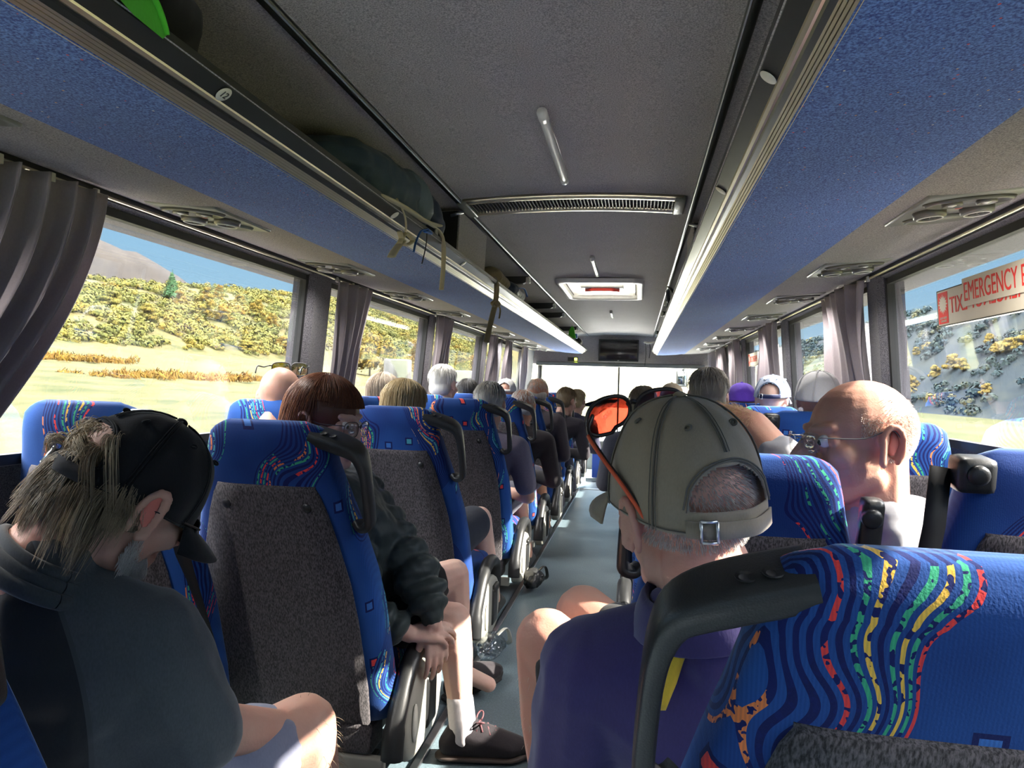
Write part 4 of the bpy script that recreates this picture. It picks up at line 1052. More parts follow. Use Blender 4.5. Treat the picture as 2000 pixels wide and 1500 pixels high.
def person(label, head, fwd=(0, 1, 0), up=(0, 0, 1), hip=None, skinm='skinA', shirt=(.1, .1, .12), k=1.0, sleeve='long', legs='trousers', legcol=(.05, .05, .07),
           hair=None, hcol=((.3, .28, .26), (.5, .48, .45), (.7, .68, .65)), group=None, aisle=0, seed=0, arms=True, shoecol=(.03, .03, .03), wall=0):
    """a seated passenger further down the bus"""
    head = V(head); M = frame_mat(head, fwd, up); X, Y = (hip[0], hip[1]) if hip else (head.x, head.y-.02)
    wall = wall or (-1 if X < -.9 else (1 if X > .9 else 0)); root = empty('person', (X, Y, .34), label, 'person', group or 'seated passengers'); I = Matrix.Translation((-X, -Y, -.34))
    hp = V((X, Y, .42)); nk = M @ V((0, -.035, -.155)); ch = hp.lerp(nk, .68)+V((0, -.02, 0)); ch.x = max(-1.0, min(1.0, ch.x)) if wall else ch.x
    sc = V((max(-1.01, min(1.01, nk.x)), nk.y, nk.z)) if wall else nk
    sw = .12 if wall else .165; shl = sc+V((-sw, -.01, -.065)); shr = sc+V((sw, -.01, -.065))
    S = Shape(); S.bm = bmesh.new()
    head_blobs(S, M, False, k); S.cap(M @ V((0, -.03, -.06)), nk, .055, .062); torso_blobs(S, hp, ch, nk, shl, shr, -.012)
    el, wr, kn, an = [], [], [], []
    for s, sh in ((-1, shl), (1, shr)):
        e_ = sh+V((s*(.05 if s != wall else .0), .06, -.25)); w_ = V((X+s*.10, Y+.30, .47)); el.append(e_); wr.append(w_)
        S.chain([sh, e_, w_], [.048, .040, .028]); hand(S, w_, (-s*.3, .8, -.35), (0, .3, 1), -s, .7, 1.0, .1, 1.15)
        k_ = V((X+s*.10, Y+.40, .46)); a_ = V((X+s*.11, Y+.46, .09))
        if aisle and s == aisle: k_ = V((X+s*.17, Y+.38, .46)); a_ = V((X+s*.23, Y+.42, .09))
        kn.append(k_); an.append(a_)
        S.chain([hp+V((s*.09, .02, -.02)), k_, a_], [.08, .058, .042]); S.cap(a_, a_+V((0, .10, -.04)), .036, .03)
    S.bm.transform(I); S.build('body', M_[skinm], root, .0085, 3)
    cm = cloth('shirt_'+str(len(bpy.data.materials)), shirt, 300, .25, .9, .2)
    S = Shape(); torso_blobs(S, hp, ch, nk, shl, shr, .008)
    S.hull((nk+V((0, .0, -.03)), .07), (nk+V((0, -.005, .008)), .062))
    for e_, w_, sh in ((el[0], wr[0], shl), (el[1], wr[1], shr)):
        if sleeve == 'long': S.chain([sh, e_, w_.lerp(e_, .12)], [.064, .053, .040])
        else: S.cap(sh, sh.lerp(e_, .75), .064, .060)
    S.bm.transform(I); S.build('shirt', cm, root, .011, 3)
    lm = cloth('legs_'+str(len(bpy.data.materials)), legcol, 300, .25, .9, .1)
    S = Shape()
    for i, s in enumerate((-1, 1)):
        h_ = hp+V((s*.09, .02, -.02))
        if legs == 'trousers': S.chain([h_, kn[i], an[i]+V((0, 0, .03))], [.098, .072, .056])
        else: S.cap(h_, h_.lerp(kn[i], .8), .098, .085)
    S.cap(hp+V((-.07, 0, 0)), hp+V((.07, 0, 0)), .11, .11)
    S.bm.transform(I); S.build('trousers' if legs == 'trousers' else 'shorts', lm, root, .012, 3)
    for i in (0, 1):
        S = Shape(); a_ = an[i]
        S.hull((a_+V((0, -.03, -.04)), .042), (a_+V((0, .15, -.055)), (.042, .05, .028)), (a_+V((0, .05, -.02)), .042))
        S.bm.transform(I); S.build('shoe', plain('shoe_leather', shoecol, .5), root, .009, 2)
    if hair: hair(root, I @ M @ Matrix.Scale(k, 4), hcol, seed)
    return root
HC, HR = (0, -.012, .028), (.083, .104, .095)
def hm(hcol): return hairmat('hair_%d' % len(bpy.data.materials), *hcol)
def h_short(root, M, hcol, seed):
    m = hm(hcol)
    o = shell('hair', M, [((0, -.020, .034), (.080, .098, .089)), ((0, -.05, -.02), (.071, .058, .06))], m, root, .008)
    strands('hair_strands', M, m, 500, hair_gen((0, -.020, .034), (.081, .099, .090), 0, thmax=2.35, ln=1.0, jit=.007), o, .0016, seed)
def h_bob(root, M, hcol, seed):
    m = hm(hcol)
    o = shell('hair', M, [((0, -.018, .036), (.086, .104, .092)), ('h', (((-.055, -.03, .0), (.035, .06, .04)), ((.055, -.03, .0), (.035, .06, .04)), ((-.06, -.04, -.10), (.032, .045, .03)), ((.06, -.04, -.10), (.032, .045, .03))))], m, root, .008)
    strands('hair_strands', M, m, 900, hair_gen((0, -.018, .034), (.087, .106, .094), 0, drop=.13, thmax=2.5, ln=2.2, jit=.004, curlf=.08, face=1.0), o, .0016, seed)
def h_bald(root, M, hcol, seed):
    m = hm(hcol)
    o = shell('hair_fringe', M, [('h', (((-.03, -.055, -.025), (.045, .048, .04)), ((.03, -.055, -.025), (.045, .048, .04)), ((-.05, -.02, -.005), (.026, .03, .03)), ((.05, -.02, -.005), (.026, .03, .03))))], m, root, .008)
    strands('hair_strands', M, m, 350, hair_gen((0, -.014, .024), (.076, .098, .090), 0, az=(.35*pi, 1.65*pi), th0=(1.25, 1.7), thmax=2.3, ln=.35, jit=.003, face=3), o, .0013, seed)
def cap_hat(root, M, mat_, band=None, arch=True, ah=.34, bill=True, seams=True, vents=True, tilt=0, sc=1.0, strap=None, billang=0, lowback=.02, nm='cap', h=.112, rx=.091, ry=.112, dz=.018, fine=1):
    """six-panel cap in head space; the wearer faces +Y"""
    c = V((0, -.006, dz))
    n, mrows = 96*fine, 22*fine
    def pt(a, t, off=0):
        # a azimuth from front (+Y) clockwise to +X, t 0 rim .. 1 crown
        el = t*pi/2; rr = cos(el)**.82; zz = sin(el)**.9
        d = 1-.012*abs(cos(3*a))**14*(1-t) if seams else 1
        fr = 1+.02*max(0, cos(a))*sin(t*pi)
        wob = .0016*sin(5*a+9*t)+.001*sin(11*a-6*t)
        return V((c.x+(rx+off+wob)*rr*sin(a)*d*fr, c.y+(ry+off+wob)*rr*cos(a)*d*fr, c.z+(h+off)*zz*(1+.0)-(.016*max(0, -cos(a))*(1-t))))
    bm = B(); vv = []
    for j in range(mrows):
        vv.append([bm.verts.new(M @ (pt(2*pi*i/n, j/mrows))) for i in range(n)])
    topv = bm.verts.new(M @ pt(0, 1)); 
    def inarch(i, j):
        a = 2*pi*(i+.5)/n; da = abs(a-pi)/.62; t = (j+.5)/mrows
        return arch and da < 1 and .10 < t < .10+ah*sqrt(max(0, 1-da*da))
    for j in range(mrows-1):
        for i in range(n):
            if inarch(i, j): continue
            q = (i+1) % n; bm.faces.new((vv[j][i], vv[j][q], vv[j+1][q], vv[j+1][i]))
    for i in range(n): bm.faces.new((vv[-1][i], vv[-1][(i+1) % n], topv))
    for v in [v for v in bm.verts if not v.link_faces]: bm.verts.remove(v)
    o = obj(nm, bm, mat_, root)
    md = o.modifiers.new('s', 'SOLIDIFY'); md.thickness = .0022; md.offset = 1
    bm = B(); ring_disc(bm, M @ pt(0, 1, .001), M.to_3x3() @ V((1, 0, 0)), M.to_3x3() @ V((0, 1, 0)), [(.0001, -.001), (.009, -.001), (.008, .003), (.004, .0055), (.0001, .006)], 16); obj('cap_button', bm, mat_, o)
    if seams:
        bm = B()
        for s6 in range(6):
            a0 = s6*pi/3
            for da in (-.045, .045, 0):
                if a0 == pi and False: continue
                pts = [M @ pt(a0+da*(1-.5*k/14)/max(.35, cos(k/14*pi/2)), max(.0, k/14*.96), .0026 if da else .0022) for k in range(15) if not (arch and abs(a0-pi) < .1 and k/14 < .13+ah)]
                tube(bm, pts, .0007 if da else .0014, 5)
        if arch:
            for ex in (.0, .012):
                pts = []
                for k in range(25):
                    q = -1+2*k/24; pts.append(M @ pt(pi+q*(.64+ex*3), .10+(ah+.02)*sqrt(max(0, 1-q*q))+ex, .0024))
                tube(bm, pts, .0012, 5)
        pts = [M @ pt(2*pi*k/72, .012, .002) for k in range(73)]; tube(bm, pts, .001, 5)
        obj('cap_seams', bm, band or mat_, o)
    if vents:
        for s6 in range(6):
            a = s6*pi/3+pi/6; p = pt(a, .58, .0025); u = (pt(a+.05, .58)-p).normalized(); v = (pt(a, .62)-p).normalized()
            bm = B(); pts = [M @ (p+u*.0042*cos(q*pi/6)+v*.0042*sin(q*pi/6)) for q in range(13)]; tube(bm, pts, .0017, 6, cap=False)
            ring_disc(bm, M @ (p+u.cross(v)*.0001), M.to_3x3() @ u, M.to_3x3() @ v, [(.0001, 0), (.003, 0), (.003, .0006), (.0001, .0006)], 10)
            obj('eyelet', bm, band or mat_, o)
    if arch:
        bm = B(); rows = []
        for k in range(21):
            q = -1+2*k/20; a = pi+q*.66
            rows.append([M @ (pt(a, 0, off)+V((0, 0, dz_))) for off, dz_ in ((.002, -.001), (.0045, -.001), (.0045, .019), (.002, .019))])
        capends(bm, quadstrip(bm, rows, True)); st = obj('cap_strap', bm, strap or mat_, o)
        bm = B(); a = pi+.40
        for dz_ in (-.004, .021): box_pts = [M @ (pt(a+q, 0, .007)+V((0, 0, dz_))) for q in (-.09, 0, .09)]; tube(bm, box_pts, .0022, 6)
        for q in (-.09, .09): tube(bm, [M @ (pt(a+q, 0, .007)+V((0, 0, dz_))) for dz_ in (-.004, .008, .021)], .0022, 6)
        obj('strap_buckle', bm, M_['steel'], st)
    if bill:
        bm = B(); rows = []
        for k in range(19):
            q = -1+2*k/18; a = q*.95; r0 = pt(a, .01, .001); L_ = .072*sqrt(max(0, 1-q*q*.97))+.002; r = []
            for j in range(7):
                f = j/6; d = V((sin(a)*.55, cos(a)*.95+.25, 0)).normalized()
                p = r0+d*L_*f; p.z += -.012*f-.010*f*f-.016*(abs(q)**2)*f; r.append(M @ p)
            rows.append(r)
        quadstrip(bm, rows); b = obj('cap_bill', bm, mat_, o); md = b.modifiers.new('s', 'SOLIDIFY'); md.thickness = .0035
    return o, pt
def glasses(root, M, fm, lm, w_=.030, h_=.021, gap=.0335, y=.100, z=.002, r=.0011, temple=True, rim=True, tilt=0, name='glasses', ear=(.083, -.02, .008), square=.6):
    g = bpy.data.objects.new(name, None); C.objects.link(g); g.parent = root; g.empty_display_size = .05
    for s in (-1, 1):
        pts = []
        for k in range(29):
            a = 2*pi*k/28; cx, cz_ = math.copysign(abs(cos(a))**square, cos(a)), math.copysign(abs(sin(a))**square, sin(a))
            pts.append(V((s*gap+w_*cx, y-.010*((s*gap+w_*cx)/.06)**2, z+h_*cz_)))
        if rim:
            bm = B(); tube(bm, [M @ p for p in pts], r, 6, cap=False); obj('rim', bm, fm, g)
        bm = B(); cc = sum(pts[:-1], V())/28
        rows = [[M @ (cc+(p-cc)*f+V((0, d, 0))) for p in pts[:-1]] for f, d in ((.98, -.0006), (.98, .0006), (.5, .0014), (.01, .0016), (.01, .0), (.5, -.0002), (.98, -.0006))]
        quadstrip(bm, rows, True); obj('lens', bm, lm, g)
        bm = B(); tube(bm, [M @ V(p) for p in smooth_path([(s*(gap+w_*.97), y-.010, z+h_*.45), (s*(gap+w_+.008), y-.018, z+h_*.5), (s*.079, .03, z+h_*.4), (s*ear[0], ear[1], ear[2]+.008), (s*(ear[0]-.001), ear[1]-.022, ear[2]-.016)], 4)], r*1.15, 6); obj('temple_arm', bm, fm, g)
    bm = B(); tube(bm, [M @ V(p) for p in ((-.008, y-.001, z+h_*.35), (0, y+.003, z+h_*.45), (.008, y-.001, z+h_*.35))], r*1.1, 6); obj('bridge', bm, fm, g)
    return g
M_['clearlens'] = glass('clear_lens', (.93, .94, .93), .02)
M_['darklens'] = glass('dark_lens', (.05, .055, .05), .06)
M_['redlens'] = glass('salmon_red_lens', (.40, .12, .085), .06)
M_['wire'] = plain('dark_wire', (.04, .035, .04), .3, .6)
M_['greywire'] = plain('grey_titanium', (.22, .22, .22), .3, .8)
# --- further passengers -------------------------------------------------------------
GREY = ((.20, .18, .16), (.42, .40, .37), (.66, .64, .60)); WHITE = ((.45, .44, .41), (.70, .69, .66), (.86, .85, .82))
BLOND = ((.22, .15, .07), (.55, .42, .22), (.78, .68, .46)); ASH = ((.10, .085, .07), (.28, .22, .16), (.50, .42, .32)); BROWN = ((.07, .045, .025), (.18, .11, .055), (.32, .21, .11)); DARK = ((.012, .011, .012), (.03, .028, .028), (.06, .055, .05))
f0 = (0, 1, -.1)
p = person('person with straight blonde hair and steel blue jacket in the second seat row', at_y(790, 806, 2.78), (.05, 1, -.25), hip=(-.62, 2.80), shirt=(.05, .09, .14), hair=h_bob, hcol=BLOND, aisle=1, seed=2, k=1.02, skinm='skinC', legs='shorts', legcol=(.03, .035, .05))
p = person('person with neat white hair and short sleeved mauve grey shirt in the aisle seat', at_y(956, 794, 3.68), (-.1, 1, -.2), hip=(-.60, 3.68), shirt=(.16, .14, .19), sleeve='short', hair=h_short, hcol=((.32, .31, .28), (.55, .53, .48), (.74, .72, .66)), seed=3, aisle=1, k=1.0, legs='shorts', legcol=(.10, .10, .13))
p = person('shorter bald person in dark sweater and shorts, one bare knee in the sun', at_y(1021, 796, 4.56), (0, 1, -.2), hip=(-.60, 4.55), shirt=(.035, .03, .035), hair=h_bald, hcol=WHITE, seed=4, aisle=1, legs='shorts', legcol=(.12, .12, .17), k=1.0, skinm='skinB')
p = person('taller bald person with grey fringe and dark jacket ahead of the shorter one', at_y(1050, 768, 5.42), (-.05, 1, -.1), hip=(-.60, 5.42), shirt=(.06, .05, .06), hair=h_bald, hcol=GREY, seed=5, aisle=1, skinm='skinB')
p = person('person with layered brown hair leaning out towards the aisle', at_y(1107, 786, 6.28), (.5, .8, -.3), hip=(-.58, 6.28), shirt=(.04, .035, .045), hair=h_short, hcol=((.12, .08, .045), (.30, .21, .11), (.48, .37, .22)), seed=6, aisle=1)
p = person('person with sandy hair far down the aisle beside the windscreen glare', at_y(1128, 786, 7.15), (.3, 1, -.2), hip=(-.60, 7.15), shirt=(.05, .05, .09), hair=h_short, hcol=BLOND, seed=7, aisle=1)
p = person('bald person at the window with sunglasses pushed up on the head', at_y(548, 778, 2.44), (-.15, 1, -.35), hip=(-.95, 2.56), shirt=(.12, .12, .14), hair=None, seed=8, k=.98, skinm='skinA')
Mx = frame_mat(at_y(548, 778, 2.44), (-.15, 1, -.35), (0, 0, 1)); Mx = Matrix.Translation(-V(p.location)) @ Mx
glasses(p, Mx @ Matrix.Translation((0, -.03, .098)) @ Matrix.Rotation(radians(24), 4, 'X'), M_['black'], glass('olive_lens', (.45, .42, .15), .05), .033, .024, .036, .10, .0, .0022, name='sunglasses')
p = person('person with smooth ash blonde hair at the window beyond the red haired woman', at_y(748, 776, 3.62), (-.3, 1, -.1), hip=(-.97, 3.62), shirt=(.1, .1, .12), hair=h_bob, hcol=ASH, seed=9, skinm='skinC')
p = person('person with thick white hair sitting tall at the window', at_y(867, 753, 4.42), (.25, 1, -.1), hip=(-.97, 4.45), shirt=(.1, .12, .16), hair=h_short, hcol=WHITE, seed=10, k=1.04, skinm='skinC')
p = person('person with dark black hair at a window ahead of the white haired one', at_y(913, 772, 5.32), (-.2, 1, 0), hip=(-.97, 5.33), shirt=(.05, .05, .08), hair=h_short, hcol=DARK, seed=11)
p = person('person in a white cap far ahead at the window', at_y(988, 768, 6.2), f0, hip=(-.97, 6.2), shirt=(.3, .3, .32), seed=12)
Mx = Matrix.Translation(-V(p.location)) @ frame_mat(at_y(988, 768, 6.2), f0, (0, 0, 1)); cap_hat(p, Mx, cloth('white_cap_cloth', (.6, .6, .58), 300), seams=False, vents=False)
# right of the aisle
p = person('person with tousled grey hair, sunlit on one side, beyond the khaki cap', at_y(1381, 777, 3.45), (-.1, 1, -.05), hip=(.52, 3.45), shirt=(.25, .24, .24), hair=h_short, hcol=((.10, .09, .07), (.30, .27, .22), (.55, .52, .46)), seed=13, k=1.1, skinm='skinC')
p = person('person in a pale grey-blue cap with white swoosh at the window', at_y(1508, 781, 4.28), (.35, 1, -.05), hip=(.95, 4.32), shirt=(.4, .42, .5), seed=14, skinm='skinC', k=1.05)
Mx = Matrix.Translation(-V(p.location)) @ frame_mat(at_y(1508, 781, 4.28), (.35, 1, -.05), (0, 0, 1)) @ Matrix.Scale(1.08, 4)
M_['bluecap'] = cloth('pale_blue_grey_cap_cloth', (.30, .36, .48), 300, .1); M_['navy'] = cloth('navy_webbing', (.02, .025, .07), 300)
co, pt = cap_hat(p, Mx, M_['bluecap'], strap=M_['navy'], vents=True)
bm = B(); a = pi+.42; rows = []
for q, t_, h_ in ((0, .60, .0), (.05, .575, .014), (.12, .555, .022), (.2, .575, .017), (.3, .61, .010), (.46, .67, .0)): rows.append([Mx @ pt(pi+.62-q*1.1, t_+h_, .0035), Mx @ pt(pi+.62-q*1.1, t_-h_*1.2, .0035)])
quadstrip(bm, rows); o = obj('swoosh_mark', bm, plain('white_stitching', (.8, .8, .8), .6), co); o.modifiers.new('s', 'SOLIDIFY').thickness = .001
p = person('person in a bright purple cap at a far window', at_y(1448, 788, 5.1), f0, hip=(.96, 5.15), shirt=(.2, .18, .3), seed=15)
Mx = Matrix.Translation(-V(p.location)) @ frame_mat(at_y(1448, 788, 5.1), f0, (0, 0, 1)) @ Matrix.Scale(1.1, 4); cap_hat(p, Mx, cloth('purple_cap_cloth', (.12, .05, .48), 300, .15), seams=False, vents=False, arch=False)
p = person('person in white hat and navy collar, mostly hidden by the bald man in glasses', at_y(1598, 786, 3.3), (.4, 1, 0), hip=(.95, 3.42), shirt=(.03, .04, .10), seed=16)
Mx = Matrix.Translation(-V(p.location)) @ frame_mat(at_y(1598, 786, 3.3), (.4, 1, 0), (0, 0, 1)) @ Matrix.Scale(1.05, 4); cap_hat(p, Mx, cloth('white_hat_cloth', (.62, .62, .64), 300, .1), seams=True, vents=False, arch=False)
p = person('person with spiky brown grey hair leaning into the aisle ahead of the khaki cap', at_y(1255, 796, 4.35), f0, hip=(.46, 4.32), shirt=(.08, .08, .1), hair=h_short, hcol=((.10, .075, .045), (.25, .20, .14), (.42, .36, .28)), seed=17)
p = person('person in a tan peaked cap far ahead by the windscreen', at_y(1312, 778, 6.1), (.5, .9, 0), hip=(.50, 6.08), shirt=(.1, .1, .1), seed=18)
Mx = Matrix.Translation(-V(p.location)) @ frame_mat(at_y(1312, 778, 6.1), (.5, .9, 0), (0, 0, 1)); cap_hat(p, Mx, cloth('tan_cap_cloth', (.32, .26, .18), 300, .15), seams=False, vents=False, arch=False)
# ------------------------------------------------------------------ the four near passengers
def root_person(loc, label):
    return empty('person', loc, label, 'person', None), Matrix.Translation(-V(loc))
def shoe(root, I, ankle, toe, m, sole, laces=None, sock=None, sockcol=None):
    a = V(ankle); d = V(toe)-a; d.z = 0; L_ = d.length; d.normalize(); l = d.cross(V((0, 0, 1)))
    f = lambda x, y, z: a+d*x+l*y+V((0, 0, z-a.z))
    S = Shape()
    S.hull((f(-.035, 0, .045), (.034, .034, .035)), (f(-.01, 0, .08), (.040, .040, .03)), (f(.06, 0, .06), (.042, .040, .04)), (f(L_-.06, .004, .038), (.045, .045, .028)))
    S.hull((f(.05, 0, .085), (.03, .028, .022)), (f(L_-.05, .0, .042), (.045, .042, .026)), (f(L_-.02, .0, .034), (.03, .03, .02)))
    S.bm.transform(I); s_ = S.build('shoe', m, root, .0045, 3)
    S = Shape(); S.hull((f(-.045, 0, .014), (.034, .036, .012)), (f(.08, 0, .014), (.04, .042, .012)), (f(L_-.06, .003, .014), (.048, .048, .012)), (f(L_-.005, 0, .02), (.022, .026, .010)))
    S.bm.transform(I); S.build('sole', sole, s_, .004, 2)
    if laces:
        bm = B()
        for k in range(5):
            x = .045+.022*k; z = .103-.009*k
            tube(bm, [I @ f(x-.006, -.026, z-.012), I @ f(x, -.01, z+.003), I @ f(x+.006, .012, z+.003), I @ f(x+.012, .028, z-.012)], .0026, 6)
            tube(bm, [I @ f(x-.006, .026, z-.012), I @ f(x, .01, z+.004), I @ f(x+.006, -.012, z+.004), I @ f(x+.012, -.028, z-.012)], .0026, 6)
        for s in (-1, 1): tube(bm, [I @ (f(.04, s*.01, .108)+l*s*.02*sin(q/8*pi)*1.4+d*.03*q/8*sin(q/3)+V((0, 0, .014*sin(q/8*pi)))) for q in range(9)], .0024, 6)
        obj('laces', bm, laces, s_)
        S = Shape(); S.hull((f(.02, 0, .11), (.026, .03, .012)), (f(.045, 0, .085), (.02, .026, .01))); S.bm.transform(I); S.build('tongue', m, s_, .005, 2)
    if sock:
        S = Shape(); S.chain([f(0, 0, .07), f(0, 0, .10), V(sock)], [.043, .041, .0405]); S.bm.transform(I); S.build('sock', sockcol, root, .005, 2)

# --- man in black cap ---------------------------------------------------------------
H1 = at_d(252, 968, 1.06)
M1 = frame_mat(H1, camvec(.38, -.55, .74), camvec(.47, .83, .30))
r1, I1 = root_person((-.60, .92, .34), 'man in black cap and charcoal top bowing his head, in front at the big curtain')
nk = M1 @ V((0, -.045, -.15)); hp = V((-.61, .93, .42)); shr = V((-.44, .925, .695)); shl = V((-.755, .865, .69)); ch = V((-.60, .885, .60))
elr = V((-.385, .975, .545)); wrr = V((-.345, 1.15, .47)); ell_ = V((-.83, .95, .50)); wrl = V((-.62, 1.15, .46))
knr = at_d(592, 1425, 1.27); knr.z = .455; anr = knr+V((.0, .10, -.365)); knl = V((-.70, 1.28, .455)); anl = V((-.70, 1.34, .09))
S = Shape(); head_blobs(S, M1, True, 1.04); S.cap(M1 @ V((0, -.035, -.06)), nk, .056, .064); torso_blobs(S, hp, ch, nk, shl, shr, -.012)
for sh, e_, w_, s in ((shr, elr, wrr, 1), (shl, ell_, wrl, -1)):
    S.chain([sh, e_, w_], [.05, .044, .030]); hand(S, w_, (-.5*s, .6, -.3), (0, .2, 1), -s, .6, 1.0)
for h_, k_, a_ in ((hp+V((.09, .02, -.03)), knr, anr), (hp+V((-.09, .02, -.03)), knl, anl)):
    S.chain([h_, h_.lerp(k_, .8), k_, k_.lerp(a_, .35), a_], [.085, .062, .060, .056, .04]); S.cap(a_, a_+V((0, .10, -.05)), .036, .03)
S.bm.transform(I1); S.build('body', M_['skinA'], r1, .0055, 3)
M_['charcoal'] = cloth('charcoal_knit', (.060, .068, .074), 420, .3, .95, .3); M_['blackknit'] = cloth('black_knit', (.012, .013, .015), 420, .3, .95, .2)
def raglan():
    t = NT('charcoal_raglan_knit'); co = t.objco(); f = t.noise(t.scale(co, 1, 1, .4), 420, 2); g = t.noise(co, 7, 3)
    pn = t.n('ShaderNodeAttribute', attribute_name='panel').outputs['Fac']
    a = t.mix(f, (.042, .048, .053), (.088, .098, .106)); a = t.mix(t.math('MULTIPLY', g, .2), a, (.035, .04, .045)); b = t.mix(f, (.009, .010, .012), (.018, .019, .022))
    c = t.mix(t.math('GREATER_THAN', pn, 0.), a, b); c = t.mix(t.math('LESS_THAN', t.math('ABSOLUTE', pn), .055), c, (.05, .055, .06))
    t.set(Base_Color=c, Roughness=.95, Sheen_Weight=.3); t.bump(f, .2, .001); return t.m
M_['raglan'] = raglan()
S = Shape(); torso_blobs(S, hp, ch, nk, shl, shr, .012)
S.hull((nk+V((.0, .005, -.03)), .075), (M1 @ V((0, -.042, -.115)), (.066, .066, .05)))
for sh, e_, w_ in ((shr, elr, wrr), (shl, ell_, wrl)): S.chain([sh, sh.lerp(e_, .5), e_, e_.lerp(w_, .06)], [.074, .071, .058, .052])
S.hull((shr.lerp(elr, .1), .07), (shr.lerp(elr, .85), .055), (ch.lerp(shr, .5), .09), (hp.lerp(elr, .45), .07))
S.bm.transform(I1)
def folds(amp, sc): 
    def f(co, n): return co+n*(amp*noise.noise(V((co.x*sc, co.y*sc, co.z*sc*1.8)))+amp*.5*noise.noise(V((co.x*sc*2.3, co.y*sc*2.3, co.z*sc*2.3))))
    return f
top1 = S.build('top', M_['raglan'], r1, .006, 5, .5, folds(.007, 9))
pa, pb, pc = at_d(84, 1112, .93), at_d(168, 1330, .90), at_d(172, 1520, .9)
def side_(p):   # darker back panel lies left of the raglan seam
    q = p+V(r1.location)-CAM; v = RC.transposed() @ q; px, py = 1000+FPX*v.x/-v.z, 750-FPX*v.y/-v.z
    t = (py-1100)/400; return (84+95*math.sin(min(1, max(-.2, t))*pi/2)-px)/100
at_ = top1.data.attributes.new('panel', 'FLOAT', 'POINT'); at_.data.foreach_set('value', [min(1, max(-1, side_(v.co))) for v in top1.data.vertices])
# collar roll
bm = B(); ax = (M1.to_3x3() @ V((1, 0, 0))); ay = (M1.to_3x3() @ V((0, 1, 0))); cc = M1 @ V((0, -.04, -.118))
for k_, rr, dz in ((.066, .009, -.004), (.072, .010, -.018), (.080, .011, -.034)):
    tube(bm, [I1 @ (cc+(ax*cos(2*pi*q/40)*k_+ay*sin(2*pi*q/40)*k_*1.02)+(M1.to_3x3() @ V((0, 0, dz+.004*sin(4*pi*q/40))))) for q in range(41)], rr, 8, cap=False)
obj('collar', bm, M_['charcoal'], top1)
M_['greyshorts'] = cloth('grey_blue_shorts_cloth', (.20, .21, .29), 300, .12, .85, .2, .004)
S = Shape(); S.cap(hp+V((-.07, .0, -.01)), hp+V((.07, .0, -.01)), .115, .115)
for h_, k_ in ((hp+V((.09, .02, -.03)), knr), (hp+V((-.09, .02, -.03)), knl)): S.chain([h_, h_.lerp(k_, .5), h_.lerp(k_, .74)], [.10, .088, .082])
S.bm.transform(I1); S.build('shorts', M_['greyshorts'], r1, .007, 4, .5, folds(.006, 14))
for a_ in (anr, anl): shoe(r1, I1, a_, a_+V((0, .24, 0)), plain('dark_shoe', (.04, .04, .045), .6), M_['rubber'])
M_['blackcap'] = cloth('black_cap_cloth', (.012, .012, .014), 400, .3, .9, .15)
L1 = I1 @ M1
cap1, pt1 = cap_hat(r1, L1, M_['blackcap'], h=.128, rx=.090, ry=.114, dz=.0, ah=.30, fine=3)
M_['hair1'] = hairmat('grey_blond_hair', (.09, .065, .04), (.26, .195, .12), (.52, .41, .26))
hb = shell('hair', L1, [('h', (((-.035, -.05, -.01), (.045, .05, .045)), ((.035, -.05, -.01), (.045, .05, .045)), ((0, -.062, -.07), (.05, .035, .035)))), ('h', (((-.066, -.01, -.01), (.014, .03, .03)), ((.066, -.01, -.01), (.014, .03, .03))))], M_['hair1'], r1, .005)
GL = (M1.to_3x3().inverted() @ V((0, 0, -1)))
def skullout(p):
    for _ in range(2):      # stay outside the skull and neck
        d = V((p.x/.080, (p.y+.012)/.101, (p.z-.02)/.094)); m_ = d.length
        if m_ < 1: p = V((d.x/m_*.080, d.y/m_*.101-.012, d.z/m_*.094+.02))
        if p.z < -.05 and V((p.x, p.y+.035, 0)).length < .060: u_ = V((p.x, p.y+.035, 0)).normalized()*.060; p.x, p.y = u_.x, u_.y-.035
    return p
def g1(rnd):       # locks below the cap: strands gather towards the tip of their lock
    ck = random.Random(rnd.randrange(110)); ph = ck.uniform(.60*pi, 1.40*pi); t0 = ck.uniform(1.62, 2.0); L_ = ck.uniform(.045, .105)
    if ck.random() < .22: ph = ck.choice((ck.uniform(.54*pi, .62*pi), ck.uniform(1.38*pi, 1.46*pi))); L_ *= .35
    dr = (V((0, -.25, -1))*ck.uniform(.4, .9)+GL*ck.uniform(.3, .8)+V((ck.gauss(0, .22), 0, 0))).normalized(); fl = ck.uniform(.003, .016); wv = ck.uniform(0, 6); tn = ck.gauss(.40, .22)
    ph += rnd.gauss(0, .075); t0 += rnd.gauss(0, .05); L_ *= rnd.uniform(.75, 1.1); pts = []
    s_ = V(on_ell((0, -.012, .022), (.078, .099, .090), t0, ph, .001)); n_ = V((s_.x, s_.y+.012, (s_.z-.022)*.4)).normalized(); c_ = V(on_ell((0, -.012, .022), (.078, .099, .090), t0, ph-rnd.gauss(0, .03), .001))
    for k in range(9):
        q = k/8; p = s_+dr*L_*q+(c_-s_)*.5*q+n_*(fl*sin(q*pi*.7)+.003*q)+V((.0025*sin(q*5+wv), 0, 0))*q
        pts.append(skullout(p))
    return pts, min(1, max(0, tn+rnd.gauss(0, .12)))
strands('hair_strands', L1, M_['hair1'], 4200, g1, hb, .00062, 3)
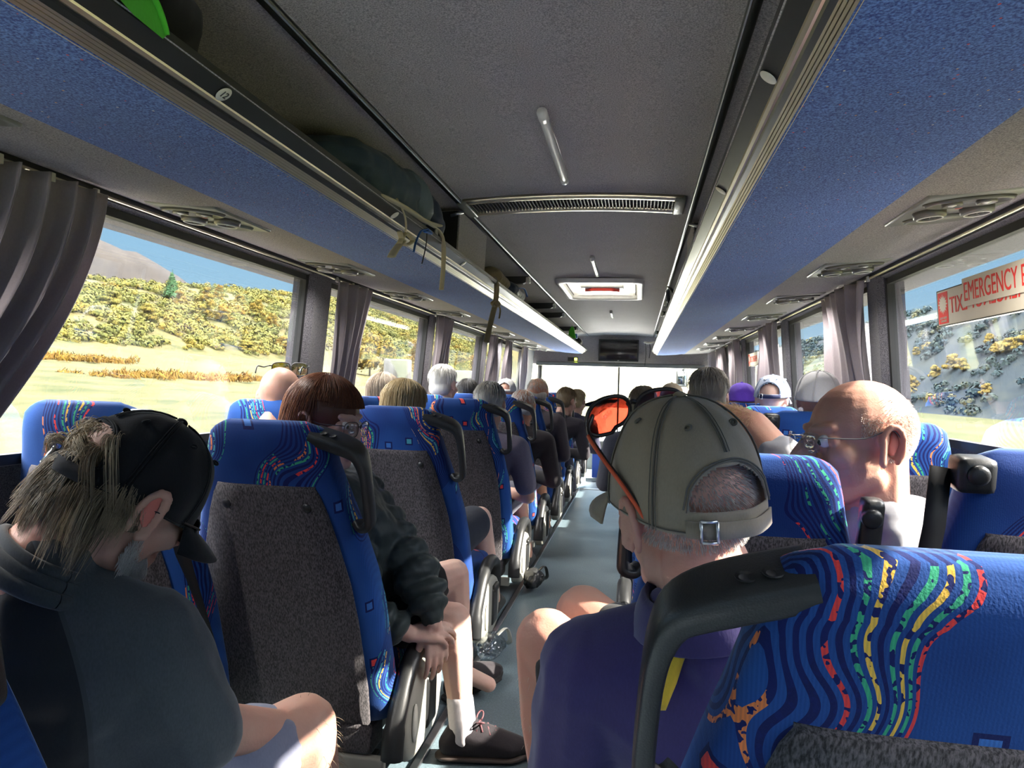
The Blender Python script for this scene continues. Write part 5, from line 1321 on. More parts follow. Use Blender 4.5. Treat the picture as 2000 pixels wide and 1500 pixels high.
def g1b(rnd):   # tuft pulled through the opening of the cap, falling over the strap
    ck = random.Random(rnd.randrange(34)+500); a = ck.uniform(-.54, .54); L_ = ck.uniform(.03, .115); t_ = ck.uniform(.13, .38); sp_ = ck.gauss(0, 1); bow = ck.uniform(.008, .030); tn = ck.gauss(.62, .25)
    a += rnd.gauss(0, .05); t_ += rnd.gauss(0, .025); L_ *= rnd.uniform(.7, 1.1); pts = []
    s_ = V(pt1(pi+a, min(.42, max(.11, t_)), -.004)); n_ = V((s_.x, s_.y, .03)).normalized(); side = V((cos(a), sin(a), 0)); cv = rnd.gauss(0, .004)
    for k in range(9):
        q = k/8; pts.append(s_+GL*L_*q**1.5+n_*(bow+cv)*sin(min(1, q*1.3)*pi*.62)+side*(sp_*.020*q-rnd.gauss(0, .0003)))
    return pts, min(1, max(0, tn+rnd.gauss(0, .12)))
strands('hair_tuft', L1, M_['hair1'], 1500, g1b, hb, .00062, 5)
M_['beard'] = hairmat('white_beard_hair', (.50, .46, .42), (.70, .66, .62), (.85, .82, .78))
def g1c(rnd):
    s = rnd.choice((-1, 1)); q = rnd.random(); p = V((s*(.069-.047*q)*1.03, .0+.086*q, -.052-.052*q+rnd.uniform(-.02, .042)*(1-.3*q))); d = V((s*.5*(1-q), .6*q+.1, -.9)).normalized()
    L_ = rnd.uniform(.012, .026); return [p+d*L_*k/4+V((0, .002*sin(k), 0)) for k in range(5)], rnd.random()
strands('beard', L1, M_['beard'], 2600, g1c, r1, .0006, 8)
glasses(r1, L1, M_['black'], M_['darklens'], .030, .020, .034, .100, .0, .0016, name='sunglasses', ear=(.086, -.012, .010))
bm = B(); S = Shape(); S.M = L1; S.hull(((.0905, -.020, .006), (.0035, .012, .024)), ((.0905, -.012, -.012), (.003, .008, .012))); S.M = None; S.build('reddened_ear', M_['innerear'], r1, .003, 2)
# leg hair on the sunlit knee
def g1d(rnd):
    u = V((rnd.gauss(0, 1), rnd.gauss(0, .6), rnd.gauss(0, 1))).normalized(); p = I1 @ (knr.lerp(anr, rnd.random()*.35)+u*.060); d = (u+V((0, .2, -.6))).normalized(); L_ = rnd.uniform(.008, .018)
    return [p+d*L_*k/3+V((0, 0, -.002*k*k*.3)) for k in range(4)], rnd.random()*.6
strands('leg_hair', Matrix.Identity(4), M_['hair1'], 260, g1d, r1, .0004, 4)

# --- red haired woman ---------------------------------------------------------------
H2 = at_y(640, 826, 1.88)
M2 = frame_mat(H2, camvec(.92, -.12, -.36), camvec(.12, .99, -.02))
r2, I2 = root_person((-.60, 1.98, .34), 'red haired woman in glasses and dark padded jacket, hands folded over the armrest')
L2 = I2 @ M2
nk = M2 @ V((0, -.035, -.15)); hp = V((-.60, 2.0, .40)); ch = V((-.575, 1.96, .62))
shr = at_y(662, 1010, 1.865); shl = at_y(690, 1000, 2.08); shr.z = .735; shl.z = .745
elA = at_y(826, 1140, 1.95); wrA = at_y(848, 1218, 1.915); elB = at_y(712, 1195, 1.86); wrB = at_y(800, 1238, 1.885)
knr = at_y(886, 1212, 2.03); anr = at_z(903, 1425, .085); knl = V((-.34, 2.30, .44)); anl = V((-.33, 2.38, .09))
S = Shape(); head_blobs(S, M2, True, 1.0, .92, .92, .92); S.cap(M2 @ V((0, -.03, -.06)), nk, .047, .052); torso_blobs(S, hp, ch, nk, shl, shr, -.02, 0, .9)
S.chain([shl, elA, wrA], [.042, .036, .024]); S.chain([shr, elB, wrB], [.042, .036, .024])
# near hand lies on the far one, fingers towards the aisle; the far hand hangs its fingers over the armrest end
hand(S, wrB, camvec(.93, -.05, .30), camvec(-.15, .8, -.5), -1, [.45, .5, .55, .62], .92, .06, 1.02)
hand(S, wrA+V((0, 0, -.004)), camvec(.10, -.97, -.05), camvec(.62, .0, -.78), 1, [.25, .3, .35, .4], .92, .08, 1.02)
for h_, k_, a_ in ((hp+V((.07, -.01, -.02)), knr, anr), (hp+V((.03, .10, -.02)), knl, anl)):
    S.chain([h_, h_.lerp(k_, .75), k_, k_.lerp(a_, .3), k_.lerp(a_, .8), a_], [.08, .058, .053, .051, .035, .034]); S.cap(a_, a_+V((.10, .02, -.045)), .03, .026)
S.bm.transform(I2); S.build('body', M_['skinC'], r2, .0042, 2)
M_['puffer'] = cloth('dark_green_grey_puffer', (.040, .052, .052), 200, .1, .42, .05); 
S = Shape(); torso_blobs(S, hp, ch, nk, shl, shr, .018, 0, .95); S.hull((nk+V((0, 0, -.02)), .07), (nk+V((0, 0, .028)), .064))
def puff(S, pts, rs, n):
    tot = []
    for i in range(len(pts)-1):
        for k in range(n[i]): tot.append((pts[i].lerp(pts[i+1], (k+.5)/n[i]), rs[i]+(rs[i+1]-rs[i])*(k+.5)/n[i], (pts[i+1]-pts[i]).normalized(), (pts[i+1]-pts[i]).length/n[i]))
    for c, r, d, L_ in tot:
        Q = d.to_track_quat('Z', 'Y').to_matrix(); S.ell(c, (r, r*.95, L_*.72), Q.to_4x4())
puff(S, [shl, elA, wrA.lerp(elA, .3)], [.088, .076, .054], [6, 2]); puff(S, [shr, elB, wrB.lerp(elB, .12)], [.085, .070, .050], [5, 3])
S.chain([wrA.lerp(elA, .45), wrA.lerp(elA, .2)], [.040, .036])
S.bm.transform(I2); S.build('jacket', M_['puffer'], r2, .0055, 2, .5, folds(.004, 22))
M_['blackshorts'] = cloth('black_shorts_cloth', (.018, .018, .02), 300, .2, .9, .1, .003)
S = Shape(); S.cap(hp+V((-.07, 0, 0)), hp+V((.06, 0, 0)), .11, .11)
for h_, k_ in ((hp+V((.07, -.01, -.02)), knr), (hp+V((.03, .10, -.02)), knl)): S.cap(h_, h_.lerp(k_, .70), .098, .075)

S.bm.transform(I2); S.build('shorts', M_['blackshorts'], r2, .007, 4)
M_['runner'] = cloth('black_running_shoe_mesh', (.022, .018, .022), 350, .4, .7, .1); M_['sock'] = cloth('white_sock_knit', (.62, .58, .60), 400, .1)
toe = at_z(1034, 1462, .03)
shoe(r2, I2, anr, toe, M_['runner'], plain('dark_brown_sole', (.05, .035, .03), .6), plain('maroon_laces', (.14, .05, .06), .7), anr.lerp(knr, .27), M_['sock'])
shoe(r2, I2, anl, anl+V((.1, .2, 0)), M_['runner'], M_['rubber'])
M_['hair2'] = hairmat('auburn_hair', (.045, .014, .008), (.16, .052, .022), (.42, .17, .06))
hb = shell('hair', L2, [((0, -.022, .036), (.088, .110, .096)), ('h', (((-.055, -.055, .0), (.036, .06, .05)), ((.055, -.055, .0), (.036, .06, .05)), ((-.062, -.075, -.075), (.03, .05, .04)), ((.062, -.075, -.075), (.03, .05, .04)), ((0, -.10, -.07), (.06, .032, .045))))], M_['hair2'], r2, .0055)
def g2(rnd):
    ph = rnd.uniform(0, 2*pi); ff = abs(((ph+pi) % (2*pi))-pi); pts = []; t0 = rnd.uniform(.02, .5); dv = rnd.gauss(0, .12); off = rnd.uniform(-.001, .007); w0 = rnd.uniform(0, 6)
    side = 1 if ph < pi else -1
    tend = (1.40 if ff < .8 else 1.25) if ff < 1.3 else (1.5+rnd.uniform(0, 1.1) if ff < 1.55 else rnd.uniform(2.0, 2.75))
    swp = -.38 if ff < 1.0 else -.05      # fringe sweeps forward and across
    for k in range(12):
        q = k/11; th = t0+(tend-t0)*q; a = ph+dv*q+(side*.10*q if ff > 1.15 else -side*swp*q*.2)
        p = V(on_ell((0, -.020, .034), (.090, .113, .099), min(th, 1.5), a, off))
        if th > 1.5:
            p = V(on_ell((0, -.022, .034), (.090, .113, .099), 1.5, a, off)); p.z -= (th-1.5)*.112; p.x *= 1+.05*(th-1.5); p.y -= .01*(th-1.5)
            p.x *= 1-.10*max(0, th-2.2); p.y += .03*max(0, th-2.35)
        p += V((.0025*sin(q*7+w0), .002*cos(q*8+w0), 0))*q; pts.append(p)
    return pts, min(1, max(0, rnd.gauss(.38, .22)+(.35 if ff > 2.2 else 0)*rnd.random()))
strands('hair_strands', L2, M_['hair2'], 3200, g2, hb, .0011, 5)
glasses(r2, L2, M_['wire'], M_['clearlens'], .027, .0215, .0325, .106, -.004, .0011, square=.7)
eyes(r2, L2, 1.0)

# --- man in khaki cap ---------------------------------------------------------------
H3 = at_d(1336, 995, .95)
M3 = frame_mat(H3, camvec(-.30, .04, .95), camvec(-.09, .99, -.02))
r3, I3 = root_person((.50, 1.06, .34), 'man in khaki cap with red sunglasses on it and navy purple shirt, directly in front')
L3 = I3 @ M3
nk = M3 @ V((0.015, -.045, -.125)); hp = V((.50, 1.06, .42)); ch = V((.40, 1.0, .60)); shl = at_d(1160, 1315, .98); shr = V((.585, 1.0, .745))
ell_ = shl+V((-.03, .06, -.24)); wrl = V((.22, 1.24, .47)); elr = V((.66, 1.08, .50)); wrr = V((.50, 1.26, .47))
knl = at_d(1068, 1252, 1.28); knr = at_d(1140, 1200, 1.42); anl = knl+V((.04, .08, -.50)); anr = knr+V((-.0, .16, -.52))
S = Shape(); head_blobs(S, M3, True, 1.02, 1, 1, 1.05); S.cap(M3 @ V((0, -.03, -.06)), nk, .062, .068); torso_blobs(S, hp, ch, nk, shl, shr, -.012, .01)
for sh, e_, w_, s in ((shl, ell_, wrl, -1), (shr, elr, wrr, 1)): S.chain([sh, e_, w_], [.05, .044, .032]); hand(S, w_, (-.3*s, .8, -.2), (0, .2, 1), -s, .6)
for h_, k_, a_ in ((hp+V((-.08, .03, -.02)), knl, anl), (hp+V((.04, .06, -.02)), knr, anr)):
    S.chain([h_, h_.lerp(k_, .85), k_, k_.lerp(a_, .3), k_.lerp(a_, .75), a_], [.09, .066, .058, .060, .042, .038]); S.cap(a_, a_+V((-.03, .12, -.03)), .036, .03)
S.bm.transform(I3); S.build('body', skin('ruddy_skin', (.58, .33, .25), (.60, .18, .14), .4), r3, .005, 3)
M_['purple'] = cloth('navy_purple_polo_knit', (.040, .030, .115), 380, .2, .9, .35)
S = Shape(); torso_blobs(S, hp, ch, nk, shl, shr, .014, .01)
S.hull((nk+V((0, 0, -.035)), .085), (M3 @ V((0, -.046, -.108)), (.078, .078, .016)))
for sh, e_ in ((shl, ell_), (shr, elr)): S.chain([sh, sh.lerp(e_, .5), e_], [.080, .076, .072])
S.bm.transform(I3); top3 = S.build('polo_shirt', M_['purple'], r3, .006, 4, .5, folds(.006, 8))
# folded collar
bm = B(); rows = []
for k in range(41):
    a = 2*pi*k/40; e3_ = lambda rx, ry, z: L3 @ V((rx*sin(a), -.044+ry*cos(a), z+.022+.016*sin(a)))
    rows.append([e3_(.077, .079, -.152), e3_(.073, .075, -.112), e3_(.078, .080, -.104), e3_(.086, .088, -.114), e3_(.100, .104, -.150), e3_(.098, .102, -.153)])
quadstrip(bm, rows); obj('collar', bm, M_['purple'], top3)
# yellow shoulder panel
def panel_on(target, pts, m, name, off=.004):
    dg = bpy.context.evaluated_depsgraph_get(); dg.update(); T = target.matrix_world.inverted(); out = []
    bm = B(); rows = []
    for (pl, pr_) in pts:
        r = []
        for q in (0, .34, .67, 1):
            px, py = pl[0]+(pr_[0]-pl[0])*q, pl[1]+(pr_[1]-pl[1])*q; d = ray(px, py).normalized()
            hit, loc, n_, _ = target.ray_cast(T @ CAM, T.to_3x3() @ d)
            r.append(loc+n_*off if hit else None)
        if all(x is not None for x in r): rows.append(r)
    if len(rows) > 1:
        quadstrip(bm, rows); o = obj(name, bm, m, target); md = o.modifiers.new('s', 'SOLIDIFY'); md.thickness = .003; return o
bpy.context.view_layer.update()
panel_on(top3, [((1312-k*1.7, 1175+k*13), (1385-k*5.2, 1175+k*13)) for k in range(17)], cloth('yellow_knit', (.62, .42, .035), 380, .1), 'yellow_panel')
M_['khaki'] = cloth('faded_khaki_twill', (.31, .245, .175), 500, .14, .9, .25); M_['khakidark'] = cloth('khaki_seam_thread', (.14, .12, .095), 500, .1)
cap3, pt3 = cap_hat(r3, L3, M_['khaki'], M_['khakidark'], h=.142, rx=.093, ry=.118, dz=.010, ah=.24, fine=3)
M_['crop'] = hairmat('cropped_grey_hair', (.42, .36, .33), (.62, .56, .52), (.82, .77, .73))
def g3(rnd):
    ph = rnd.uniform(.45*pi, 1.55*pi); th = rnd.uniform(1.0, 2.25); p = V(on_ell((0, -.012, .024), (.077, .099, .090), th, ph, -.003)); n_ = (p-V((0, -.012, .024))).normalized()
    L_ = rnd.uniform(.006, .012)*(1 if th < 1.9 else .6); return [p+n_*L_*k/3*.8+V((0, 0, -L_*k/3*.5)) for k in range(4)], min(1, max(0, rnd.gauss(.5, .3)))
strands('cropped_hair', L3, M_['crop'], 5200, g3, r3, .00055, 9)
# sunglasses on the crown of the cap
R3 = Matrix.Translation((.024, .008, .080)) @ Matrix.Scale(1.15, 4) @ Matrix.Rotation(radians(16), 4, 'X') @ Matrix.Rotation(radians(6), 4, 'Z')
gl = bpy.data.objects.new('sunglasses', None); C.objects.link(gl); gl.parent = r3
M_['redframe'] = plain('black_red_frame', (.03, .022, .022), .3); M_['orangered'] = plain('orange_red_rubber', (.70, .10, .035), .45)
G3 = L3 @ R3
for s in (-1, 1):
    lp = []
    for k in range(36):
        a = 2*pi*k/36; x = s*(.040+.036*math.copysign(abs(cos(a))**.8, cos(a))*(1.0)); zz = .026*math.copysign(abs(sin(a))**.85, sin(a))
        if cos(a) < -.2 and sin(a) < 0: zz *= .75
        lp.append(V((x, .128-.34*x*x*10*.55, zz)))
    bm = B(); tube(bm, [G3 @ p for p in lp+[lp[0]]], .0032, 8, cap=False); obj('rim', bm, M_['redframe'], gl)
    cc = sum(lp, V())/36; bm = B(); quadstrip(bm, [[G3 @ (cc+(p-cc)*f+V((0, d, 0))) for p in lp] for f, d in ((.97, 0), (.97, .001), (.6, .004), (.3, .006), (.01, .0065), (.01, .0055), (.3, .005), (.6, .003), (.97, 0))], True); obj('lens', bm, M_['redlens'], gl)
    bm = B(); W_ = (.098, .104, .104, .097) if s < 0 else (.072, .056, .044, .036)
    p_ = smooth_path([(s*.075, .105, .012), (s*W_[0], .075, .006), (s*W_[1], .03, -.006), (s*W_[2], -.02, -.022 if s < 0 else -.004), (s*W_[3], -.055, -.046 if s < 0 else -.006)], 5)
    tube(bm, [G3 @ V(p) for p in p_], .0042, 8, .0028); ta = obj('temple_arm', bm, M_['redframe'], gl)
    bm = B(); tube(bm, [G3 @ (V(p)+V((s*.0024, 0, .0008))) for p in p_[6:]], .0030, 8, .0026); obj('rubber_grip', bm, M_['orangered'], ta)
bm = B(); tube(bm, [G3 @ V(p) for p in ((-.008, .128, .010), (0, .131, .013), (.008, .128, .010))], .004, 8); obj('bridge', bm, M_['redframe'], gl)
M_['dkshorts'] = cloth('dark_charcoal_shorts_cloth', (.028, .028, .030), 300, .2, .9, .1, .003)
S = Shape(); S.cap(hp+V((-.07, 0, 0)), hp+V((.07, 0, 0)), .115, .115)
for h_, k_ in ((hp+V((-.08, .03, -.02)), knl), (hp+V((.04, .06, -.02)), knr)): S.chain([h_, h_.lerp(k_, .5), h_.lerp(k_, .84)], [.105, .088, .076])
S.bm.transform(I3); S.build('shorts', M_['dkshorts'], r3, .007, 3, .5, folds(.005, 16))
for a_ in (anl, anr): shoe(r3, I3, V((a_.x, a_.y, .09)), V((a_.x-.05, a_.y+.24, .09)), M_['runner'], M_['rubber'])
def g3b(rnd):
    k_, a_ = rnd.choice(((knl, anl), (knr, anr))); u = V((rnd.gauss(0, 1), rnd.gauss(0, 1), 0)).normalized(); p = I3 @ (k_.lerp(a_, .1+rnd.random()*.7)+u*.057); d = (u*.5+V((0, 0, -1))).normalized(); L_ = rnd.uniform(.006, .014)
    return [p+d*L_*k/3 for k in range(4)], rnd.random()*.4
strands('leg_hair', Matrix.Identity(4), M_['crop'], 500, g3b, r3, .0003, 4)

# --- bald man in glasses ------------------------------------------------------------
H4 = at_d(1674, 862, 1.50)
M4 = frame_mat(H4, camvec(-.99, -.02, -.06), camvec(.04, 1, .03))
r4, I4 = root_person((.84, 1.84, .34), 'bald man in rimless glasses turned sideways, arm along the seat in front, pale shirt')
L4 = I4 @ M4; K4 = 1.13
nk = M4 @ V((0, -.035, -.17)); hp = V((.86, 1.86, .42)); ch = V((.82, 1.80, .62)); shl = V((.90, 1.66, .775)); shr = V((.70, 1.88, .80))
elr = at_y(1470, 838, 2.02); wrr = at_y(1372, 802, 2.16); ell_ = V((.98, 1.76, .50)); wrl = V((.86, 2.04, .47))
S = Shape(); head_blobs(S, M4, True, K4, 1.0, 1.07, 1.0); S.hull((M4 @ V((0, -.045, -.03)), (.06, .06, .06)), (nk, .068)); S.cap(M4 @ V((0, -.01, -.08)), nk+V((0, 0, .0)), .058, .066); torso_blobs(S, hp, ch, nk, shl, shr, -.012, .015)
S.chain([shr, elr, elr.lerp(wrr, .5), wrr], [.056, .050, .044, .032]); hand(S, wrr, (-.8, .3, -.1), (0, 0, 1), -1, .7)
S.chain([shl, ell_, wrl], [.05, .044, .03]); hand(S, wrl, (-.5, .7, -.2), (0, .2, 1), 1, .6)
for s in (-1, 1):
    k_ = hp+V((s*.1-.1, .40, .04)); a_ = k_+V((-.02, .06, -.36)); S.chain([hp+V((s*.09, .02, -.02)), k_, a_], [.09, .062, .042]); S.cap(a_, a_+V((0, .1, -.04)), .036, .03)
S.bm.transform(I4); S.build('body', skin('flushed_skin', (.60, .33, .235), (.62, .21, .15), .35), r4, .0046, 3)
M_['paleshirt'] = cloth('pale_grey_shirt_cloth', (.36, .36, .38), 300, .08, .85, .2, .005)
S = Shape(); torso_blobs(S, hp, ch, nk, shl, shr, .014, .015); S.hull((nk+V((0, 0, -.03)), .085), (nk+V((0, 0, .015)), .076))
S.chain([shr, shr.lerp(elr, .60)], [.078, .064]); S.chain([shl, shl.lerp(ell_, .8)], [.078, .068])
S.bm.transform(I4); S.build('shirt', M_['paleshirt'], r4, .007, 3, .5, folds(.009, 13))
S = Shape()
for s in (-1, 1): S.cap(hp+V((s*.09, .02, -.02)), hp+V((s*.1-.1, .36, .03)), .10, .085)
S.bm.transform(I4); S.build('shorts', M_['greyshorts'], r4, .008, 3)
glasses(r4, L4 @ Matrix.Scale(K4, 4), M_['greywire'], M_['clearlens'], .027, .019, .034, .112, .002, .0011, True, False, ear=(.090, -.012, .016), square=.55)
eyes(r4, L4, K4)
M_['stubble'] = hairmat('cropped_white_hair', (.34, .28, .24), (.55, .49, .44), (.80, .76, .70))
def g4(rnd):
    ph = rnd.uniform(.36*pi, 1.64*pi); th = rnd.uniform(.95, 2.3); ff = min(ph, 2*pi-ph)
    if th < 1.30+.10*sin(ph*3) and rnd.random() < .85: return None
    if ff < .5*pi and not (1.25 < th < 1.75): return None
    p = V(on_ell((0, -.012, .026), (.075, .096, .088), th, ph, -.001)); n_ = (p-V((0, -.012, .026))).normalized(); L_ = rnd.uniform(.003, .006)
    return [p*K4+n_*L_*k/2+V((0, 0, -L_*.5*k/2)) for k in range(3)], min(1, max(0, rnd.gauss(.55, .25)))
strands('cropped_hair', L4, M_['stubble'], 13000, g4, r4, .0005, 6)
bm = B(); S = Shape(); S.M = L4 @ Matrix.Scale(K4, 4); S.hull(((-.0845, -.022, .008), (.0035, .010, .020)), ((-.0845, -.014, -.012), (.003, .008, .012))); S.M = None; S.build('inner_ear', M_['innerear'], r4, .003, 2)
def g4b(rnd):
    q = rnd.random(); p0_ = I4 @ elr.lerp(wrr, q*.9-.35 if q > .4 else q); u = V((rnd.gauss(0, 1), rnd.gauss(0, 1)-.3, abs(rnd.gauss(0, 1))+.3)).normalized(); p = p0_+u*.046; d = (u+V((-.8, 0, .2))).normalized(); L_ = rnd.uniform(.010, .022)
    return [p+d*L_*k/3+V((0, 0, -.0012*k*k)) for k in range(4)], rnd.random()
strands('arm_hair', Matrix.Identity(4), hairmat('golden_arm_hair', (.30, .17, .06), (.55, .36, .15), (.75, .58, .30)), 900, g4b, r4, .0005, 4)
# ------------------------------------------------------------------ luggage and small things
M_['tealpack'] = cloth('dark_teal_nylon', (.05, .082, .115), 260, .15, .55, .1, .006); M_['navypack'] = cloth('navy_blue_nylon', (.03, .045, .085), 260, .15, .4, .1, .006)
M_['tealpale'] = cloth('pale_teal_nylon', (.12, .165, .205), 260, .12, .55, .1, .006)  # paler teal for the side panel and seam piping
M_['web'] = cloth('cream_webbing', (.50, .44, .30), 420, .12, .9); M_['bluecord'] = plain('blue_cord', (.03, .12, .42), .6); M_['tan'] = cloth('tan_canvas', (.23, .185, .11), 300, .15, .85, .2, .005)
def strap(bm, pts, w_, th=.0022, n=5):
    p = smooth_path(pts, n); tube(bm, p, th, 8, w_)
rk = lambda x: 1.553+max(0, (abs(x)-.43))*.055
t = empty('backpack', (-.58, 1.98, 1.552), 'dark teal backpack with cream straps lying on the luggage rack', 'backpack'); T = Matrix.Translation((.58, -1.98, -1.552))
fp = lambda co, n: co+n*(.006*noise.noise(co*14)+.004*noise.noise(co*31))
S = Shape(); S.hull((V((-.585, 1.82, 1.652)), (.155, .16, .08)), (V((-.545, 2.02, 1.642)), (.15, .12, .076))); S.hull((V((-.475, 1.93, 1.612)), (.06, .17, .05)), (V((-.485, 2.06, 1.61)), (.07, .10, .052))); S.bm.transform(T); pk = S.build('main_compartment', M_['tealpack'], t, .008, 4, .5, fp)
S = Shape(); S.hull((V((-.495, 2.06, 1.660)), (.10, .09, .06)), (V((-.430, 2.12, 1.612)), (.04, .05, .052)), (V((-.58, 2.1, 1.66)), (.06, .06, .05))); S.bm.transform(T); S.build('side_panel', M_['tealpale'], t, .007, 4, .5, fp)
S = Shape(); S.hull((V((-.49, 2.20, 1.645)), (.09, .08, .05)), (V((-.43, 2.27, 1.598)), (.035, .05, .042)), (V((-.58, 2.24, 1.65)), (.06, .07, .05))); S.bm.transform(T); S.build('top_lid', M_['navypack'], t, .007, 4, .5, fp)
bm = B(); strap(bm, [T @ V(p) for p in ((-.49, 2.17, 1.672), (-.52, 2.24, 1.698), (-.58, 2.28, 1.70))], .008); obj('blue_piping', bm, M_['bluecord'], t)
bm = B()
for z in (1.63, 1.655): strap(bm, [T @ V(p) for p in ((-.452, 1.80+.03, z-.02), (-.436, 1.92, z-.028), (-.45, 2.06, z-.03))], .0012, .0012)
obj('seam_piping', bm, M_['tealpale'], t)
bm = B(); X_ = -.398
P3 = lambda px, py, x=X_: T @ at_x(px, py, x)
strap(bm, [P3(722, 374, -.42), P3(765, 392), P3(800, 412), P3(830, 432), P3(858, 441)], .013, .005); obj('padded_strap', bm, M_['web'], t)
bm = B(); strap(bm, [P3(832, 434), P3(858, 452), P3(866, 480), P3(866, 520), P3(862, 566)], .008); obj('hanging_strap', bm, M_['web'], t)
bm = B(); strap(bm, [P3(775, 388), P3(790, 420), P3(793, 445), P3(790, 462)], .003); strap(bm, [P3(780, 452), P3(790, 478), P3(806, 470), P3(792, 456), P3(780, 475)], .008, .004); obj('knotted_strap', bm, M_['web'], t)
bm = B(); strap(bm, [P3(786, 470), P3(772, 488), P3(764, 502)], .012, .0025); obj('strap_end', bm, M_['web'], t)
bm = B(); strap(bm, [P3(834, 448), P3(822, 452), P3(812, 474), P3(808, 492)], .0035); strap(bm, [P3(834, 448), P3(842, 456), P3(830, 452)], .006, .004); obj('blue_cord', bm, M_['bluecord'], t)
bm = B(); strap(bm, [P3(834, 448), P3(832, 480), P3(824, 515)], .0018, .0018); obj('black_cord', bm, M_['rubber'], t)
bm = B(); b0 = P3(852, 452); box(bm, b0.x-.003, b0.x+.003, b0.y-.014, b0.y+.014, b0.z-.01, b0.z+.01, .002); obj('buckle', bm, M_['greyplast'], t)

p = at_x(972, 540, -.47)
t = empty('canvas_bag', (p.x, p.y, 1.556), 'tan canvas bag on the rack with its long strap hanging down', 'bag'); T = Matrix.Translation((-p.x, -p.y, -1.556))
S = Shape(); S.hull((V((p.x-.03, p.y-.10, 1.61)), (.075, .06, .048)), (V((p.x-.02, p.y+.12, 1.60)), (.065, .06, .040))); S.bm.transform(T); S.build('bag_body', M_['tan'], t, .007, 4, .5, fp)
P4 = lambda px, py, x=-.399: T @ at_x(px, py, x)
bm = B(); strap(bm, [P4(966, 543, -.43), P4(970, 556), P4(968, 590), P4(962, 615), P4(955, 645), P4(950, 668)], .012, .006); obj('hanging_strap', bm, M_['tan'], t)
bm = B(); strap(bm, [P4(960, 592), P4(968, 586), P4(976, 594), P4(968, 600), P4(961, 594)], .006, .005); strap(bm, [P4(972, 592), P4(977, 605), P4(975, 622)], .004, .003); obj('strap_knot', bm, M_['tan'], t)
p = at_x(1004, 573, -.47)
t = empty('sports_bag', (p.x, p.y, 1.556), 'small navy blue bag on the rack just beyond the tan canvas bag', 'bag'); T = Matrix.Translation((-p.x, -p.y, -1.556))
S = Shape(); S.hull((V((p.x-.02, p.y-.12, 1.605)), (.07, .08, .046)), (V((p.x-.02, p.y+.16, 1.60)), (.06, .08, .040))); S.bm.transform(T); o = S.build('bag_body', M_['navypack'], t, .008, 4, .5, fp)
bm = B(); strap(bm, [V((.045, -.1, .06)), V((.052, .05, .075)), V((.045, .2, .05))], .006); obj('zip_tape', bm, M_['bluecord'], t)
p = at_x(1326, 545, .47)
t = empty('holdall', (p.x, p.y, 1.556), 'black bag with looped handles on the right hand rack beyond the vent', 'bag'); T = Matrix.Translation((-p.x, -p.y, -1.556))
S = Shape(); S.hull((V((p.x+.04, p.y-.22, 1.62)), (.075, .10, .055)), (V((p.x+.03, p.y+.18, 1.60)), (.07, .10, .045))); S.hull((V((p.x+.0, p.y+.2, 1.595)), (.05, .08, .04)), (V((p.x, p.y+.32, 1.585)), (.035, .05, .03))); S.bm.transform(T); S.build('bag_body', cloth('black_nylon', (.014, .014, .016), 260, .2, .5, .1, .006), t, .008, 4, .5, fp)
bm = B(); strap(bm, [V((-.02, -.3, .03)), V((-.055, -.22, .10)), V((-.065, -.05, .125)), V((-.055, .08, .07)), V((-.03, .12, .03))], .012, .006); strap(bm, [V((-.02, .1, .03)), V((-.05, .18, .08)), V((-.05, .3, .05)), V((-.03, .34, .02))], .008, .004); obj('carry_handle', bm, M_['black'], t)
# near end of the left rack: black bag and a bright green strap over the lip
p = V((-.62, 1.02, 1.56))
t = empty('black_bag', p, 'black bag on the rack at the top edge above the green strap', 'bag')
S = Shape(); S.hull((V((.06, -.10, .085)), (.13, .2, .07)), (V((-.05, .05, .08)), (.14, .16, .065))); S.build('bag_body', cloth('black_canvas', (.012, .012, .013), 260, .2, .8, .1), t, .01, 3)
g0 = at_x(300, 40, -.392)
t = empty('green_strap', g0, 'bright green strap hanging over the rack lip in the top corner', 'strap'); T = Matrix.Translation(-g0)
bm = B(); G_ = lambda px, py, x=-.392: T @ at_x(px, py, x)
poly = [(222, -14), (262, 30), (318, 76), (331, 64), (318, 38), (292, -14)]
f_ = [bm.verts.new(G_(a, b)) for a, b in poly]; k_ = [bm.verts.new(G_(a, b, -.3965)) for a, b in poly]
bm.faces.new(f_); bm.faces.new(k_[::-1])
for i in range(6): j = (i+1) % 6; bm.faces.new((f_[i], k_[i], k_[j], f_[j]))
bmesh.ops.recalc_face_normals(bm, faces=bm.faces[:]); M_['green'] = cloth('bright_green_webbing', (.09, .52, .04), 300, .12); obj('folded_webbing', bm, M_['green'], t, False)
bm = B(); strap(bm, [G_(298, -12, -.388), G_(312, 20, -.388), G_(322, 52, -.389), G_(325, 68, -.390)], .005, .002); obj('webbing_edge', bm, M_['green'], t)
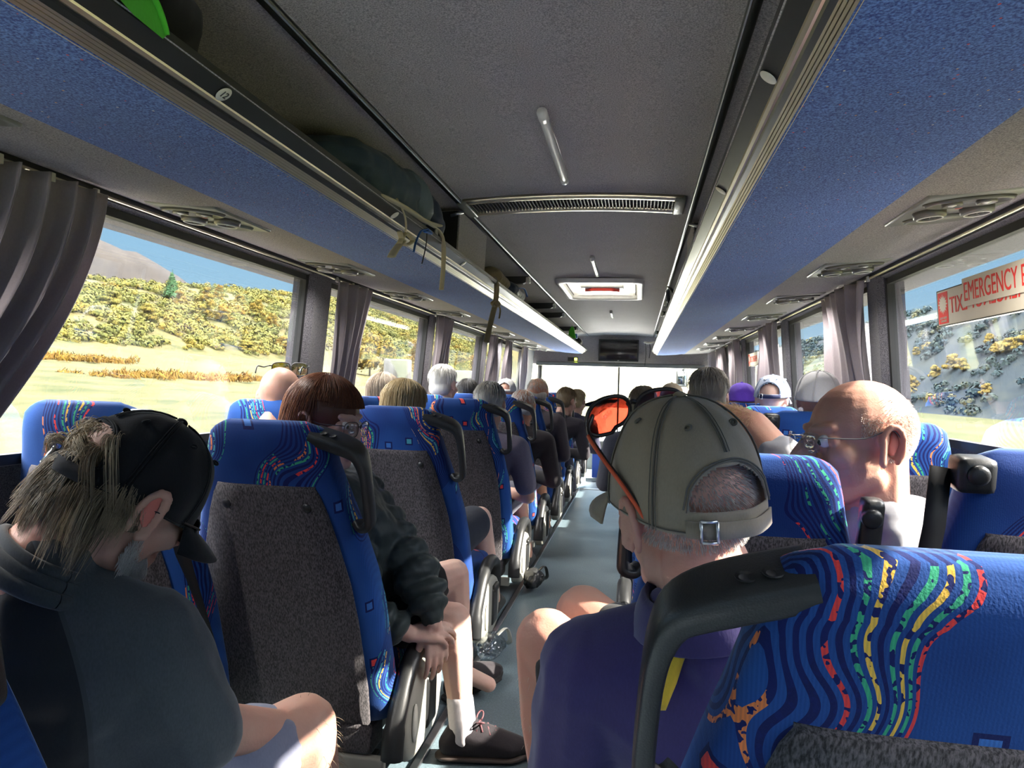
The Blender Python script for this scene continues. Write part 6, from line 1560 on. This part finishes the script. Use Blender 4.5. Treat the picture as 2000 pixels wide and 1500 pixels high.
# front end of the racks
p = at_x(1130, 668, -.46)
t = empty('water_bottle', (p.x, p.y, 1.575), 'dark bottle with a white lid lying at the front end of the rack', 'bottle')
bm = B(); tube(bm, [(0, -.10, .03), (0, .08, .03)], .036, 14); obj('bottle_body', bm, M_['black'], t); bm = B(); tube(bm, [(0.0, .08, .03), (0, .13, .03)], .038, 14); obj('bottle_lid', bm, M_['white'], t)
p = at_x(1117, 664, -.44)
t = empty('green_packet', (p.x, p.y, 1.57), 'small green and blue packet standing on the rack beside the bottle', 'packet')
bm = B(); prism(bm, [(-.04, 0), (.04, 0), (.02, .10), (-.0, .13), (-.03, .08)], 'Y', -.02, .02); obj('packet_body', bm, M_['green'], t, False); bm = B(); box(bm, -.03, .05, .02, .09, 0, .05, .01); obj('packet_base', bm, M_['bluecord'], t)
p = at_y(1272, 668, 8.9)
t = empty('hanging_cords', p, 'pale hook with two dark cords dangling beside the television', 'cords')
bm = B(); strap(bm, [V((-.09, 0, .0)), V((-.03, 0, -.015)), V((.06, 0, 0))], .012, .012); obj('hook', bm, M_['cream'], t)
for dx, ln in ((-.07, .30), (-.02, .20)):
    bm = B(); strap(bm, [V((dx, 0, -.01)), V((dx+.01, 0, -ln*.5)), V((dx, 0, -ln))], .004, .004); obj('cord', bm, M_['rubber'], t)
# crumpled clear bag and a dropped strap by the seat feet
for px, py, z, lb, m, nm, r in ((958, 1262, .055, 'crumpled clear plastic bag on the floor by the second armrest', glass('crinkled_plastic', (.80, .82, .84), .10), 'plastic_bag', (.05, .07, .05)), (1042, 1132, .05, 'black waist bag on the floor at the aisle edge by the third armrest', M_['black'], 'waist_bag', (.05, .09, .05))):
    p = at_z(px, py, z)
    t = empty(nm, (p.x, p.y, 0), lb, 'bag'); S = Shape(); S.hull((V((0, -.03, r[2]+.012)), r), (V((.01, .05, r[2]*.8+.012)), (r[0]*.8, r[1]*.7, r[2]*.7)))
    S.build('bag_body', m, t, .006, 1, .5, lambda co, n: co+n*(.012*noise.noise(co*26)+.008*noise.noise(co*55)))
    bm = B(); strap(bm, [V((.02, .03, .09)), V((.05, .06, .11)), V((.06, .1, .05)), V((.04, .14, .02))], .01); obj('bag_strap', bm, m if nm == 'waist_bag' else M_['white'], t)
# door mirror outside the windscreen
p = at_y(1333, 738, 10.6); t = empty('wing_mirror', p, 'dark wing mirror outside beyond the windscreen corner', 'mirror')
bm = B(); box(bm, -.09, .07, -.04, .04, -.14, .12, .03); obj('mirror_shell', bm, M_['black'], t); bm = B(); tube(bm, [(0, 0, .1), (.04, -.25, .2), tuple(V((1.1, 9.83, 1.38))-p)], .02, 8); obj('mirror_arm', bm, M_['black'], t)
bm = B(); box(bm, -.07, .05, -.045, -.038, -.11, .10, .01); obj('mirror_glass', bm, plain('mirror_surface', (.7, .75, .8), .05, 1.), t)
